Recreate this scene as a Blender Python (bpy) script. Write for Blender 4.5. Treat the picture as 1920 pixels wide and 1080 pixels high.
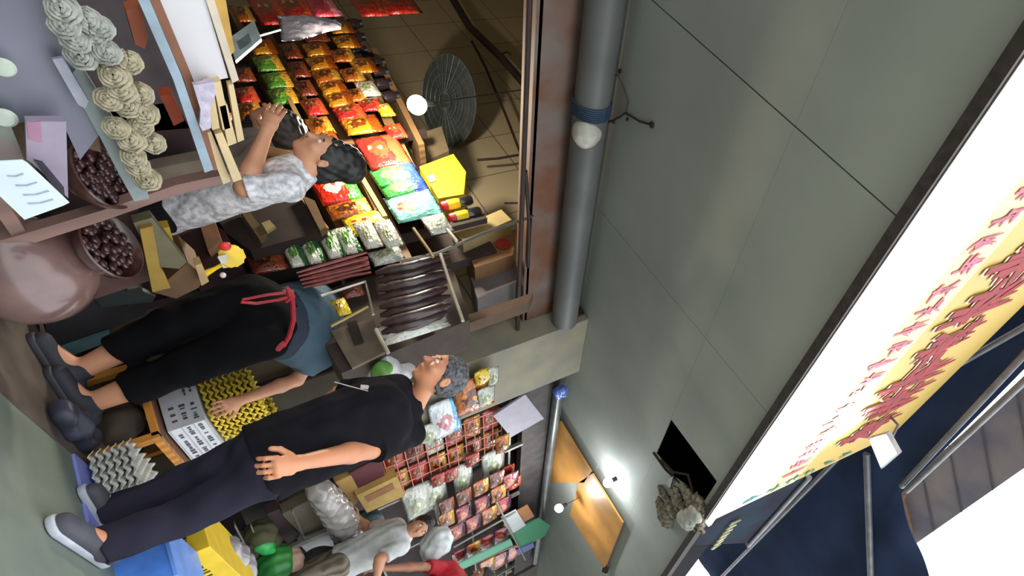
import bpy, bmesh, math, random
import numpy as np
from mathutils import Vector, Matrix
random.seed(7)
for o in list(bpy.data.objects): bpy.data.objects.remove(o)
SC = bpy.context.scene
COL = SC.collection
V = Vector
# ------------------------------------------------------------------ camera
PX, PY, FL, H = 1239.0, 689.0, 1137.0, 1.0
_ax = [np.array(v, float) / np.linalg.norm(v) for v in ((-302, 853, 1137), (-1589, -2079, 1137), (1911, -839, 1137))]
_u, _s, _v = np.linalg.svd(np.array(_ax))
R3 = _u @ _v                       # world axes (x along the street, y into the shops, z up) in camera x-right, y-down, z-forward
CAM = np.array([0, 0, H])
cd = bpy.data.cameras.new('camera'); cam = bpy.data.objects.new('camera', cd); COL.objects.link(cam)
m = Matrix(((R3[0][0], -R3[0][1], -R3[0][2]), (R3[1][0], -R3[1][1], -R3[1][2]), (R3[2][0], -R3[2][1], -R3[2][2]))).to_4x4()
m.translation = V((0, 0, H)); cam.matrix_world = m
cd.sensor_fit = 'HORIZONTAL'; cd.sensor_width = 36; cd.lens = 36 * FL / 1920
cd.shift_x = (960 - PX) / 1920; cd.shift_y = (PY - 540) / 1920
cd.clip_start = .05; cd.clip_end = 200
SC.camera = cam
# ------------------------------------------------------------------ world, exposure
w = bpy.data.worlds.new('world'); SC.world = w; w.use_nodes = True
bg = w.node_tree.nodes['Background']; bg.inputs[0].default_value = (.93, .97, 1, 1); bg.inputs[1].default_value = 2.6
SC.view_settings.view_transform = 'Standard'; SC.view_settings.look = 'None'
SC.view_settings.exposure = 0; SC.view_settings.gamma = 1
try: SC.view_settings.use_curve_mapping = False
except Exception: pass

def pix(px, py):
    return R3 @ np.array([px - PX, py - PY, FL])
def at(px, py, ax, val):           # the point where the sight line of a photo pixel meets the plane axis=val
    d = pix(px, py); i = 'xyz'.index(ax)
    return V(CAM + (val - CAM[i]) / d[i] * d)
def Y(px, py, y): return at(px, py, 'y', y)
def X(px, py, x): return at(px, py, 'x', x)
def Z(px, py, z): return at(px, py, 'z', z)
def proj(p):
    c = R3.T @ (np.array(p) - CAM); return np.array([PX, PY]) + FL * c[:2] / c[2]

# ------------------------------------------------------------------ materials
MC = {}
def srgb(c):
    f = lambda v: v / 12.92 if v <= .04045 else ((v + .055) / 1.055) ** 2.4
    return tuple(f(v / 255) for v in c) + (1,)
def mat(name, c, rough=.6, metal=0, var=.12, scale=8, bump=0, coat=0, c2=None, trans=0, alpha=1, emit=None, es=0, wave=None, obj=True):
    if name in MC: return MC[name]
    mt = bpy.data.materials.new(name); mt.use_nodes = True; nt = mt.node_tree; b = nt.nodes['Principled BSDF']
    b.inputs['Roughness'].default_value = rough; b.inputs['Metallic'].default_value = metal
    b.inputs['Coat Weight'].default_value = coat; b.inputs['Coat Roughness'].default_value = .15
    if rough >= .9: b.inputs['Specular IOR Level'].default_value = .1
    b.inputs['Transmission Weight'].default_value = trans; b.inputs['Alpha'].default_value = alpha
    tc = nt.nodes.new('ShaderNodeTexCoord')
    n = nt.nodes.new('ShaderNodeTexNoise'); n.inputs['Scale'].default_value = scale; n.inputs['Detail'].default_value = 5
    nt.links.new(tc.outputs['Object'], n.inputs['Vector'])
    r = nt.nodes.new('ShaderNodeMix'); r.data_type = 'RGBA'
    a = srgb(c); d = srgb(c2) if c2 else tuple(x * (1 - var * 2) for x in a[:3]) + (1,)
    r.inputs[6].default_value = tuple(min(1, x * (1 + (0 if c2 else var))) for x in a[:3]) + (1,); r.inputs[7].default_value = d
    fac = n.outputs['Fac']
    mr = nt.nodes.new('ShaderNodeMapRange'); mr.inputs[1].default_value = .35; mr.inputs[2].default_value = .65
    nt.links.new(fac, mr.inputs[0]); fac = mr.outputs[0]
    if wave:
        wv = nt.nodes.new('ShaderNodeTexWave'); wv.inputs['Scale'].default_value = wave; wv.inputs['Distortion'].default_value = 3
        nt.links.new(tc.outputs['Object'], wv.inputs['Vector']); fac = wv.outputs['Fac']
    nt.links.new(fac, r.inputs[0]); nt.links.new(r.outputs[2], b.inputs['Base Color'])
    if bump:
        bp = nt.nodes.new('ShaderNodeBump'); bp.inputs['Strength'].default_value = bump; bp.inputs['Distance'].default_value = .01
        nt.links.new(n.outputs['Fac'], bp.inputs['Height']); nt.links.new(bp.outputs[0], b.inputs['Normal'])
    if emit:
        b.inputs['Emission Color'].default_value = srgb(emit); b.inputs['Emission Strength'].default_value = es
    MC[name] = mt; return mt
def packmat(name, c1, c2, c3, c4=None, seed=0, foil=.25):
    """printed foil: a colour field, a band across one end, a food picture in the middle; laid out in UV"""
    if name in MC: return MC[name]
    mt = bpy.data.materials.new(name); mt.use_nodes = True; nt = mt.node_tree; b = nt.nodes['Principled BSDF']
    N = nt.nodes.new; L = nt.links.new
    b.inputs['Roughness'].default_value = .32; b.inputs['Metallic'].default_value = foil; b.inputs['Coat Weight'].default_value = .6; b.inputs['Coat Roughness'].default_value = .12
    uv = N('ShaderNodeUVMap'); sp = N('ShaderNodeSeparateXYZ'); L(uv.outputs[0], sp.inputs[0])
    ns = N('ShaderNodeTexNoise'); ns.inputs['Scale'].default_value = 5; ns.inputs['Detail'].default_value = 2; ns.noise_dimensions = '4D'; ns.inputs['W'].default_value = seed * 3.7
    L(uv.outputs[0], ns.inputs['Vector'])
    def mth(op, x, y=None):
        q = N('ShaderNodeMath'); q.operation = op
        for i, v in enumerate((x, y)):
            if v is None: continue
            if isinstance(v, (int, float)): q.inputs[i].default_value = v
            else: L(v, q.inputs[i])
        return q.outputs[0]
    def mix(f, a, d):
        q = N('ShaderNodeMix'); q.data_type = 'RGBA'; L(f, q.inputs[0])
        for i, v in ((6, a), (7, d)):
            if isinstance(v, tuple): q.inputs[i].default_value = v
            else: L(v, q.inputs[i])
        return q.outputs[2]
    nn = mth('MULTIPLY', ns.outputs['Fac'], .35)
    band = mth('GREATER_THAN', mth('ADD', sp.outputs[1], nn), .86)
    dx = mth('SUBTRACT', sp.outputs[0], .5); dy = mth('SUBTRACT', sp.outputs[1], .42)
    rr = mth('ADD', mth('SQRT', mth('ADD', mth('MULTIPLY', dx, dx), mth('MULTIPLY', dy, dy))), nn)
    pic = mth('LESS_THAN', rr, .42)
    vo = N('ShaderNodeTexVoronoi'); vo.inputs['Scale'].default_value = 5; L(uv.outputs[0], vo.inputs['Vector'])
    bl = mth('GREATER_THAN', vo.outputs['Distance'], .34)
    col = mix(band, srgb(c1), srgb(c2)); col = mix(pic, col, mix(bl, srgb(c3), srgb(c4 or (225, 200, 160))))
    L(col, b.inputs['Base Color'])
    n2 = N('ShaderNodeTexNoise'); n2.inputs['Scale'].default_value = 7; L(uv.outputs[0], n2.inputs['Vector'])
    bp = N('ShaderNodeBump'); bp.inputs['Strength'].default_value = .8; bp.inputs['Distance'].default_value = .02; L(n2.outputs['Fac'], bp.inputs['Height']); L(bp.outputs[0], b.inputs['Normal'])
    MC[name] = mt; return mt

# ------------------------------------------------------------------ objects
def tag(o, label=None, cat=None, group=None, kind=None):
    if label: o['label'] = label
    if cat: o['category'] = cat
    if group: o['group'] = group
    if kind: o['kind'] = kind
    return o
def thing(name, label, cat, loc, group=None):
    o = bpy.data.objects.new(name, None); COL.objects.link(o); o.location = V(loc); o.empty_display_size = .05
    return tag(o, label, cat, group)
def wloc(o):
    l = V((0, 0, 0))
    while o: l += o.location; o = o.parent
    return l
def link(name, me, mt, parent=None, smooth=False, loc=None):
    """a mesh whose vertices are in world space; the origin goes to loc or stays at the parent's"""
    base = wloc(parent) if parent else V((0, 0, 0))
    if loc is None:
        loc = base
        if not parent and len(me.vertices):
            co = np.empty(len(me.vertices) * 3); me.vertices.foreach_get('co', co); co = co.reshape(-1, 3)
            loc = V(((co[:, 0].min() + co[:, 0].max()) / 2, (co[:, 1].min() + co[:, 1].max()) / 2, co[:, 2].min()))
    loc = V(loc)
    me.transform(Matrix.Translation(-loc))
    o = bpy.data.objects.new(name, me); COL.objects.link(o)
    if parent: o.parent = parent
    o.location = loc - base
    if mt: me.materials.append(mt)
    if smooth:
        for p in me.polygons: p.use_smooth = True
    return o
class B:
    def __init__(s): s.bm = bmesh.new()
    def prism(s, pts, n, bev=0):
        """polygon extruded by vector n"""
        bm = s.bm; n = V(n); a = [bm.verts.new(V(p)) for p in pts]; b = [bm.verts.new(V(p) + n) for p in pts]; k = len(pts)
        f = [bm.faces.new(a[::-1]), bm.faces.new(b)]
        for i in range(k): f.append(bm.faces.new((a[i], a[(i + 1) % k], b[(i + 1) % k], b[i])))
        if bev:
            es = list({e for q in f for e in q.edges})
            bmesh.ops.bevel(bm, geom=es, offset=bev, segments=2, profile=.6, affect='EDGES')
        return s
    def box(s, lo, hi, bev=0):
        (x0, y0, z0), (x1, y1, z1) = lo, hi
        return s.prism([(x0, y0, z0), (x1, y0, z0), (x1, y1, z0), (x0, y1, z0)], (0, 0, z1 - z0), bev)
    def tube(s, pts, r, k=10, r2=None):
        bm = s.bm; pts = [V(p) for p in pts]; rings = []
        up = V((.3, .2, 1))
        for i, p in enumerate(pts):
            t = (pts[min(i + 1, len(pts) - 1)] - pts[max(i - 1, 0)]).normalized()
            a = t.cross(up)
            if a.length < .05: a = t.cross(V((1, 0, 0)))
            a.normalize(); b = t.cross(a); rad = r if r2 is None else r + (r2 - r) * i / (len(pts) - 1)
            if isinstance(r, (list, tuple)): rad = r[i]
            rings.append([bm.verts.new(p + (a * math.cos(2 * math.pi * j / k) + b * math.sin(2 * math.pi * j / k)) * rad) for j in range(k)])
        for q, w_ in zip(rings, rings[1:]):
            for j in range(k): bm.faces.new((q[j], q[(j + 1) % k], w_[(j + 1) % k], w_[j]))
        bm.faces.new(rings[0][::-1]); bm.faces.new(rings[-1]); return s
    def lathe(s, prof, c, axis=(0, 0, 1), k=24, wob=0):
        bm = s.bm; ax = V(axis).normalized(); a = ax.orthogonal().normalized(); b = ax.cross(a); c = V(c); rings = []
        for r, h in prof:
            rings.append([bm.verts.new(c + ax * h + (a * math.cos(2 * math.pi * j / k) + b * math.sin(2 * math.pi * j / k)) * max(r, .0005) * (1 + wob * math.sin(j * 2.4) * random.random())) for j in range(k)])
        for q, w_ in zip(rings, rings[1:]):
            for j in range(k): bm.faces.new((q[j], q[(j + 1) % k], w_[(j + 1) % k], w_[j]))
        if prof[0][0] > .001: bm.faces.new(rings[0][::-1])
        if prof[-1][0] > .001: bm.faces.new(rings[-1])
        return s
    def ball(s, c, r, sub=2, sc=(1, 1, 1), jit=0, M=None):
        ret = bmesh.ops.create_icosphere(s.bm, subdivisions=sub, radius=1)
        for v in ret['verts']:
            q = V((v.co.x * r * sc[0], v.co.y * r * sc[1], v.co.z * r * sc[2])) * (1 + jit * (random.random() - .5))
            v.co = V(c) + (M @ q if M else q)
        return s
    def done(s, name, mt, parent=None, smooth=False, loc=None):
        bmesh.ops.recalc_face_normals(s.bm, faces=s.bm.faces[:])
        me = bpy.data.meshes.new(name); s.bm.to_mesh(me); s.bm.free()
        o = link(name, me, mt, parent, smooth, loc)
        if smooth:
            try: me.set_sharp_from_angle(angle=math.radians(42))
            except Exception: pass
        return o
def pillow(name, c4, n, mt, parent=None, th=.03, crinkle=.004, nu=12, nv=12, seal=.08, loc=None):
    """a filled bag between four corners (world points, in order), thickness along n, sealed flat ends with little teeth"""
    rnd = random.Random(hash((round(c4[0][0], 3), round(c4[0][2], 3))) & 0xffff)
    c4 = [V(p) for p in c4]; n = V(n).normalized(); bm = bmesh.new(); uvl = bm.loops.layers.uv.new('UVMap'); G = []
    for side in (1, -1):
        g = []
        for i in range(nu + 1):
            row = []
            for j in range(nv + 1):
                u, v = i / nu, j / nv
                p = c4[0] * (1 - u) * (1 - v) + c4[1] * u * (1 - v) + c4[2] * u * v + c4[3] * (1 - u) * v
                vv = max(0, min(1, (v - seal) / (1 - 2 * seal)))
                t = (max(0, math.sin(math.pi * u)) ** .45) * (math.sin(math.pi * vv) ** .5 if 0 < vv < 1 else 0)
                edge = i in (0, nu) or j in (0, nv)
                q = p + n * side * (t * th / 2 + (0 if edge else .0008)) + n * (0 if edge else (rnd.random() - .5) * crinkle)
                q += n * math.sin(u * 5 + v * 3 + rnd.random() * .3) * crinkle * (1 if not edge else .6)
                row.append((q, (u, v), edge))
            g.append(row)
        G.append(g)
    vs = {}
    def vert(s, i, j):
        q, uv, edge = G[s][i][j]; k = (0 if edge else s, i, j)
        if k not in vs: vs[k] = (bm.verts.new(G[k[0]][i][j][0]), uv)
        return vs[k]
    for s in (0, 1):
        for i in range(nu):
            for j in range(nv):
                a = [vert(s, i, j), vert(s, i + 1, j), vert(s, i + 1, j + 1), vert(s, i, j + 1)]
                if s: a = a[::-1]
                try: f = bm.faces.new([x[0] for x in a])
                except ValueError: continue
                for lp, x in zip(f.loops, a): lp[uvl].uv = x[1]
    bmesh.ops.recalc_face_normals(bm, faces=bm.faces[:])
    me = bpy.data.meshes.new(name); bm.to_mesh(me); bm.free()
    return link(name, me, mt, parent, True, loc)
def frame(px, py, ax, val, rot=0):
    """at a pixel on a vertical plane: the world point, and pixel->metre steps along the plane's level and upright directions"""
    c = at(px, py, ax, val); h = V((0, -1, 0)) if ax == 'x' else V((1, 0, 0)); u = V((0, 0, 1))
    if rot:
        r = math.radians(rot); h, u = h * math.cos(r) + u * math.sin(r), u * math.cos(r) - h * math.sin(r)
    def step(d): return 0.01 / np.linalg.norm(proj(c + d * .01) - proj(c))
    return c, h * step(h), u * step(u)
def rect(px, py, wpx, hpx, ax, val, rot=0):
    c, h, u = frame(px, py, ax, val, rot)
    return [c - h * wpx / 2 - u * hpx / 2, c + h * wpx / 2 - u * hpx / 2, c + h * wpx / 2 + u * hpx / 2, c - h * wpx / 2 + u * hpx / 2]
NV = {'x': V((1, 0, 0)), 'y': V((0, 1, 0))}

# ------------------------------------------------------------------ smooth solid modelling (for bodies, cloth, bags)
def smin(a, b, k):
    h = np.clip(.5 + .5 * (b - a) / k, 0, 1); return b + (a - b) * h - k * h * (1 - h)
def nets(prims, vox, wr=0, wf=30):
    """prims: dicts a,b,ra,rb (round cone; w,s widen along w by s; fa/fb flat ends), or c,M,r (ellipsoid); k blend; sub"""
    lo = np.array([1e9] * 3); hi = -lo
    for p in prims:
        if p.get('sub'): continue
        pts = [p['a'], p['b']] if 'a' in p else [p['c']]
        rr = max(p['ra'], p['rb']) * max(1, p.get('s', 1)) if 'a' in p else max(p['r'])
        for q in pts: lo = np.minimum(lo, np.array(q) - rr - .03); hi = np.maximum(hi, np.array(q) + rr + .03)
    n = np.ceil((hi - lo) / vox).astype(int) + 3; lo = lo - vox
    F = np.full(n, .4, np.float32); AX = [lo[i] + vox * np.arange(n[i]) for i in range(3)]
    for p in prims:
        k = p.get('k', .015)
        if 'a' in p:
            a = np.array(p['a'], float); b = np.array(p['b'], float); rr = max(p['ra'], p['rb']) * max(1, p.get('s', 1))
            l0 = np.minimum(a, b) - rr - k * 2 - .01; h0 = np.maximum(a, b) + rr + k * 2 + .01
        else:
            c = np.array(p['c'], float); rr = max(p['r']) + k * 2 + .01; l0 = c - rr; h0 = c + rr
        i0 = np.maximum(0, ((l0 - lo) / vox).astype(int)); i1 = np.minimum(n, ((h0 - lo) / vox).astype(int) + 2)
        if (i1 <= i0).any(): continue
        sl = tuple(slice(i0[i], i1[i]) for i in range(3))
        gx, gy, gz = np.meshgrid(*[AX[i][sl[i]] for i in range(3)], indexing='ij'); P_ = np.stack([gx, gy, gz], -1)
        if 'a' in p:
            ba = b - a; L2 = max(ba @ ba, 1e-9); t0 = ((P_ - a) @ ba) / L2; t = np.clip(t0, 0, 1)
            q = P_ - a - t[..., None] * ba
            if 'w' in p:
                w_ = np.array(p['w'], float); w_ /= np.linalg.norm(w_); q = q - (q @ w_)[..., None] * w_ * (1 - 1 / p['s'])
            d = np.linalg.norm(q, axis=-1) - (p['ra'] + (p['rb'] - p['ra']) * t)
            L = math.sqrt(L2)
            if p.get('fa'): d = np.maximum(d, -t0 * L)
            if p.get('fb'): d = np.maximum(d, (t0 - 1) * L)
        else:
            M_ = np.array(p['M'], float); q = (P_ - c) @ M_.T / np.array(p['r']); ql = np.linalg.norm(q, axis=-1)
            d = (ql - 1) * min(p['r']) * .5 + (ql - 1) * ql * 0 + (ql - 1) * min(p['r']) * .5
        if 'clip' in p:
            for cp, cn in p['clip']: d = np.maximum(d, (P_ - np.array(cp)) @ np.array(cn))
        if p.get('sub'): F[sl] = -smin(-F[sl], d.astype(np.float32), k)
        else: F[sl] = smin(F[sl], d.astype(np.float32), k)
    if wr:
        gx, gy, gz = np.meshgrid(*AX, indexing='ij')
        F = F + wr * (np.sin(wf * gx + 9 * gz + 2 * np.sin(wf * .4 * gy)) * np.sin(wf * .8 * gz + 7 * gy) + .5 * np.sin(wf * 1.9 * gy + wf * gx * .7)).astype(np.float32)
    S = F < 0; c8 = sum(S[i:n[0] - 1 + i, j:n[1] - 1 + j, l:n[2] - 1 + l].astype(int) for i in (0, 1) for j in (0, 1) for l in (0, 1))
    act = np.argwhere((c8 > 0) & (c8 < 8)); idx = -np.ones(n, int); idx[tuple(act.T)] = np.arange(len(act))
    acc = np.zeros((len(act), 3)); cnt = np.zeros(len(act))
    cs = [(i, j, l) for i in (0, 1) for j in (0, 1) for l in (0, 1)]
    for ca in cs:
        for d_ in range(3):
            if ca[d_]: continue
            cb = list(ca); cb[d_] = 1
            fa = F[tuple((act + ca).T)]; fb = F[tuple((act + cb).T)]; mk = (fa < 0) != (fb < 0)
            t = np.where(mk, fa / np.where(mk, fa - fb, 1), 0); pos = np.array(ca) + t[:, None] * (np.array(cb) - np.array(ca))
            acc += pos * mk[:, None]; cnt += mk
    vts = (act + acc / cnt[:, None]) * vox + lo
    quads = []
    for d_ in range(3):
        e1 = [0, 0, 0]; e1[d_] = 1
        s0 = S[tuple(slice(0, n[i] - e1[i]) for i in range(3))]; s1 = S[tuple(slice(e1[i], None) for i in range(3))]
        ed = np.argwhere(s0 != s1); ed = ed[(ed > 0).all(1)]
        u, v = [(1, 2), (2, 0), (0, 1)][d_]; du = np.zeros(3, int); du[u] = 1; dv = np.zeros(3, int); dv[v] = 1
        q = np.stack([idx[tuple((ed - du - dv).T)], idx[tuple((ed - dv).T)], idx[tuple(ed.T)], idx[tuple((ed - du).T)]], 1)
        fl = ~s0[tuple(ed.T)]; q[fl] = q[fl][:, ::-1]; quads.append(q[(q >= 0).all(1)])
    q = np.concatenate(quads)
    me = bpy.data.meshes.new('solid'); me.vertices.add(len(vts)); me.vertices.foreach_set('co', vts.ravel())
    me.loops.add(q.size); me.loops.foreach_set('vertex_index', q.ravel().astype(np.int32)); me.polygons.add(len(q))
    me.polygons.foreach_set('loop_start', np.arange(0, q.size, 4, dtype=np.int32)); me.update(calc_edges=True); me.validate()
    return me
def solid(name, prims, mt, parent=None, vox=.008, wr=0, wf=30, loc=None):
    me = nets(prims, vox, wr, wf); me.name = name
    return link(name, me, mt, parent, True, loc)
def C(a, b, ra, rb=None, **k): return dict(a=V(a), b=V(b), ra=ra, rb=ra if rb is None else rb, **k)
def El(c, r, f=(0, 1, 0), u=(0, 0, 1), **k):
    f = V(f).normalized(); u = V(u).normalized(); l = u.cross(f).normalized(); u = f.cross(l)
    return dict(c=V(c), r=r, M=[list(l), list(f), list(u)], **k)

# ------------------------------------------------------------------ people
def hand(wr, d, acr, nrm, sc=1.0, curl=.5, thumb=1):
    """palm, four unequal fingers that bend towards nrm, and a thumb from the side acr*thumb"""
    d = V(d).normalized(); acr = V(acr); acr = (acr - d * acr.dot(d)).normalized(); nrm = V(nrm); nrm = (nrm - d * nrm.dot(d) - acr * nrm.dot(acr)).normalized()
    P = [C(wr, wr + d * .03 * sc, .026 * sc, .024 * sc, w=acr, s=1.15, k=.01), C(wr + d * .03 * sc, wr + d * .085 * sc, .019 * sc, .017 * sc, w=acr, s=2.1, k=.01)]
    for i, (o_, ln) in enumerate(((-.033, .062), (-.011, .076), (.011, .082), (.033, .074))):
        if thumb < 0: o_ = -o_
        b = wr + d * (.088 - abs(o_) * .25) * sc + acr * o_ * sc * (1) ; dd = (d + acr * o_ * 2).normalized(); cu = curl * (1 + .25 * (i == 0) - .1 * (i == 3)); pr = b
        for sgm, (fr, rr) in enumerate(((.45, .0092), (.3, .0086), (.25, .0078))):
            ang = cu * (.35 + .55 * sgm)
            q = pr + (dd * math.cos(ang) + nrm * math.sin(ang)) * ln * fr * sc * 1.05
            P.append(C(pr, q, rr * sc, rr * sc * .93, k=.0035)); pr = q
    t0 = wr + d * .025 * sc + acr * .03 * thumb * sc + nrm * .006; t1 = t0 + (d * .75 + acr * thumb * .75 + nrm * .35).normalized() * .042 * sc
    t2 = t1 + (d * 1 + acr * thumb * .25 + nrm * .4).normalized() * .03 * sc
    P += [C(t0, t1, .0145 * sc, .0115 * sc, k=.008), C(t1, t2, .0112 * sc, .0095 * sc, k=.004)]
    return P
def head_prims(c, f, u, hs=1.0):
    P = _head(c, f, u)
    for p in P:
        if 'c' in p: p['c'] = c + (p['c'] - c) * hs; p['r'] = tuple(x * hs for x in p['r'])
        else: p['a'] = c + (p['a'] - c) * hs; p['b'] = c + (p['b'] - c) * hs; p['ra'] *= hs; p['rb'] *= hs
    return P
def _head(c, f, u):
    f = V(f).normalized(); u = V(u).normalized(); l = u.cross(f).normalized(); u = f.cross(l)
    P = [El(c + u * .012 - f * .008, (.076, .097, .1), f, u, k=.02), El(c - u * .05 + f * .03, (.057, .06, .066), f, u, k=.03),
         C(c + u * .0 + f * .088, c - u * .032 + f * .108, .009, .013, k=.012),
         C(c + u * .02 + f * .08 + l * .032, c + u * .02 + f * .08 - l * .032, .012, k=.014),
         C(c - u * .062 + f * .082 + l * .018, c - u * .062 + f * .082 - l * .018, .009, k=.008), El(c - u * .1 + f * .062, (.02, .018, .016), f, u, k=.02)]
    for s in (1, -1):
        P.append(El(c + u * .004 + f * .088 + l * .032 * s, (.015, .01, .01), f, u, k=.008, sub=True))
        P.append(El(c - u * .03 + f * .06 + l * .042 * s, (.022, .022, .022), f, u, k=.02))
        e = c - u * .012 - f * .012 + l * .08 * s
        P += [El(e, (.009, .019, .032), f, u, k=.006), El(e + l * s * .008 + f * .003, (.006, .009, .016), f, u, k=.003, sub=True)]
    return P
def face_bits(t, c, f, u, hs=1.0, brow=None):
    q = _face(t, c, f, u, brow)
    if hs != 1:
        for o in q: o.data.transform(Matrix.Translation(c - wloc(t)) @ Matrix.Scale(hs, 4) @ Matrix.Translation(wloc(t) - c))
def _face(t, c, f, u, brow=None):
    q = []
    f = V(f).normalized(); u = V(u).normalized(); l = u.cross(f).normalized(); u = f.cross(l); M_ = Matrix((l, f, u)).transposed()
    for s in (1, -1):
        q.append(B().ball(c + u * .004 + f * .081 + l * .032 * s, .0115).done('eye', mat('eye_white', (215, 205, 195), .25), t, True))
        b = B().tube([c + u * (.024 + .003 * (1 - abs(k))) + f * (.088 - .004 * abs(k)) + l * s * (.032 + .016 * k) for k in (-1, 0, 1)], .0035)
        q.append(b.done('eyebrow', brow or mat('brow', (40, 32, 30), .8), t, True))
    q.append(B().tube([c - u * .062 + f * (.092 - .01 * abs(k)) + l * .02 * k for k in (-1, -.5, 0, .5, 1)], .0042).done('lips', mat('lips', (150, 85, 75), .5), t, True)); return q
def human(label, loc, J, f, hf, hu, skin, shirt, trousers, hair, shoe, sleeve=.8, group=None, vox=.008, hc=.4, curl=.6, bulk=1.0, palm=None, legs=True, extra=None, hem=None, face=True, shvox=None, cap=.6, legk=1.0, chestk=1.0, hs=1.0, slk=1.0, hsc=1.0, armk=1.0, solec=(175, 178, 190)):
    t = thing('person', label, 'person', loc, group)
    lat = (J['shR'] - J['shL']).normalized(); f = V(f).normalized(); up = (J['chest'] - J['pelvis']).normalized(); bk = bulk
    P = [C(J['pelvis'], J['chest'], .105 * bk, .115 * bk, w=lat, s=1.35, k=.04), C(J['shL'] * .93 + J['shR'] * .07, J['shR'] * .93 + J['shL'] * .07, .058, k=.05),
         C(J['neck'] - up * .03, J['head'] - V(hu).normalized() * .07, .056, .052, k=.03)]
    P += head_prims(J['head'], hf, hu, hs)
    for s in 'LR':
        P += [C(J['sh' + s], J['el' + s], .05, .04 * armk, k=.025), C(J['el' + s], J['el' + s].lerp(J['wr' + s], .3), .041 * armk, .042 * armk, k=.02), C(J['el' + s].lerp(J['wr' + s], .3), J['wr' + s], .042 * armk, .027 * armk, k=.02)]
        d = (J['wr' + s] - J['el' + s]).normalized(); nr = V((palm or {}).get(s, lat * (-1 if s == 'R' else 1))); acr = d.cross(nr)
        th = (palm or {}).get('t' + s, 1)
        P += hand(J['wr' + s], d, acr, nr, hsc, curl, th)
        if legs:
            P += [C(J['hip' + s], J['kn' + s], .085 * bk, .056, k=.03), C(J['kn' + s], J['kn' + s].lerp(J['an' + s], .35), .055, .056, k=.02), C(J['kn' + s].lerp(J['an' + s], .35), J['an' + s], .058 * legk, .04 * legk, k=.02),
                  C(J['an' + s], J['to' + s] + V((0, 0, .01)), .038, .03, k=.02)]
    solid('body', P, skin, t, vox)
    if face: face_bits(t, J['head'], hf, hu, hs)
    # hair
    hf_ = V(hf).normalized(); hu_ = V(hu).normalized(); c = J['head']
    Hh = [El(c + hu_ * .018 - hf_ * .012, (.083, .103, .106), hf, hu, k=.02, clip=[(c + hu_ * .02 + hf_ * .05, (hf_ * .75 - hu_ * .65).normalized()), (c - hu_ * .06, -hu_)])]
    lh = hu_.cross(hf_)
    for p in Hh: p['c'] = c + (p['c'] - c) * hs; p['r'] = tuple(x * hs for x in p['r'])
    if extra: Hh += extra(c, hf_, hu_, lh)
    solid('hair', Hh, hair, t, .006, .003, 120)
    # shirt
    S = [C(J['pelvis'] - up * .06, J['chest'], (.135 if hem is None else hem) * bk, .135 * bk * chestk, w=lat, s=1.34, k=.05, fa=True), C(J['shL'] * .95 + J['shR'] * .05, J['shR'] * .95 + J['shL'] * .05, .075, k=.05), C(J['neck'] - up * .06, J['neck'] - up * .005, .085, .066, k=.03, fb=True)]
    for s in 'LR':
        L = (J['el' + s] - J['sh' + s]).length; q = J['sh' + s].lerp(J['el' + s], min(sleeve, 1))
        S.append(C(J['sh' + s], q, .07 * bk, .066 * slk, k=.035, fb=sleeve <= 1))
        if sleeve > 1: S.append(C(J['el' + s], J['el' + s].lerp(J['wr' + s], sleeve - 1), .055, .04, k=.02, fb=True))
    so = solid('shirt', S, shirt, t, shvox or vox, .004, 38)
    if legs and trousers:
        T = [C(J['pelvis'] - up * .02, J['pelvis'] + up * .08, .125 * bk, .12 * bk, w=lat, s=1.33, k=.05, fb=True)]
        for s in 'LR':
            e = J['kn' + s].lerp(J['an' + s], hc)
            T += [C(J['hip' + s], J['kn' + s], .105 * bk, .08 * legk, k=.04), C(J['kn' + s], e, .08 * legk, .074 * legk, k=.03, fb=True)]
        solid('trousers', T, trousers, t, vox, .005, 32)
        for s in 'LR':
            a, b = J['an' + s], J['to' + s]; dv = (b - a); dv.z = 0; dv.normalize(); hl = a - dv * .07; hl.z = .05; tt = V((b.x, b.y, .045))
            sh = solid('shoe', [C(hl, tt, .05, .04, w=dv.cross(V((0, 0, 1))), s=1.12, k=.02, clip=[((0, 0, .02), (0, 0, -1))]), C(V((a.x, a.y, .05)), a + V((0, 0, .035)), .054, .056, k=.03, fb=True)], shoe, t, .006)
            solid('sole', [C(V((hl.x, hl.y, .024)) - dv * .004, V((tt.x, tt.y, .024)), .055, .05, k=.01, clip=[((0, 0, .003), (0, 0, -1)), ((0, 0, .034), (0, 0, 1))])], mat('shoe_sole_%d' % solec[0], solec, .6), sh, .006)
    return t, so

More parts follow.
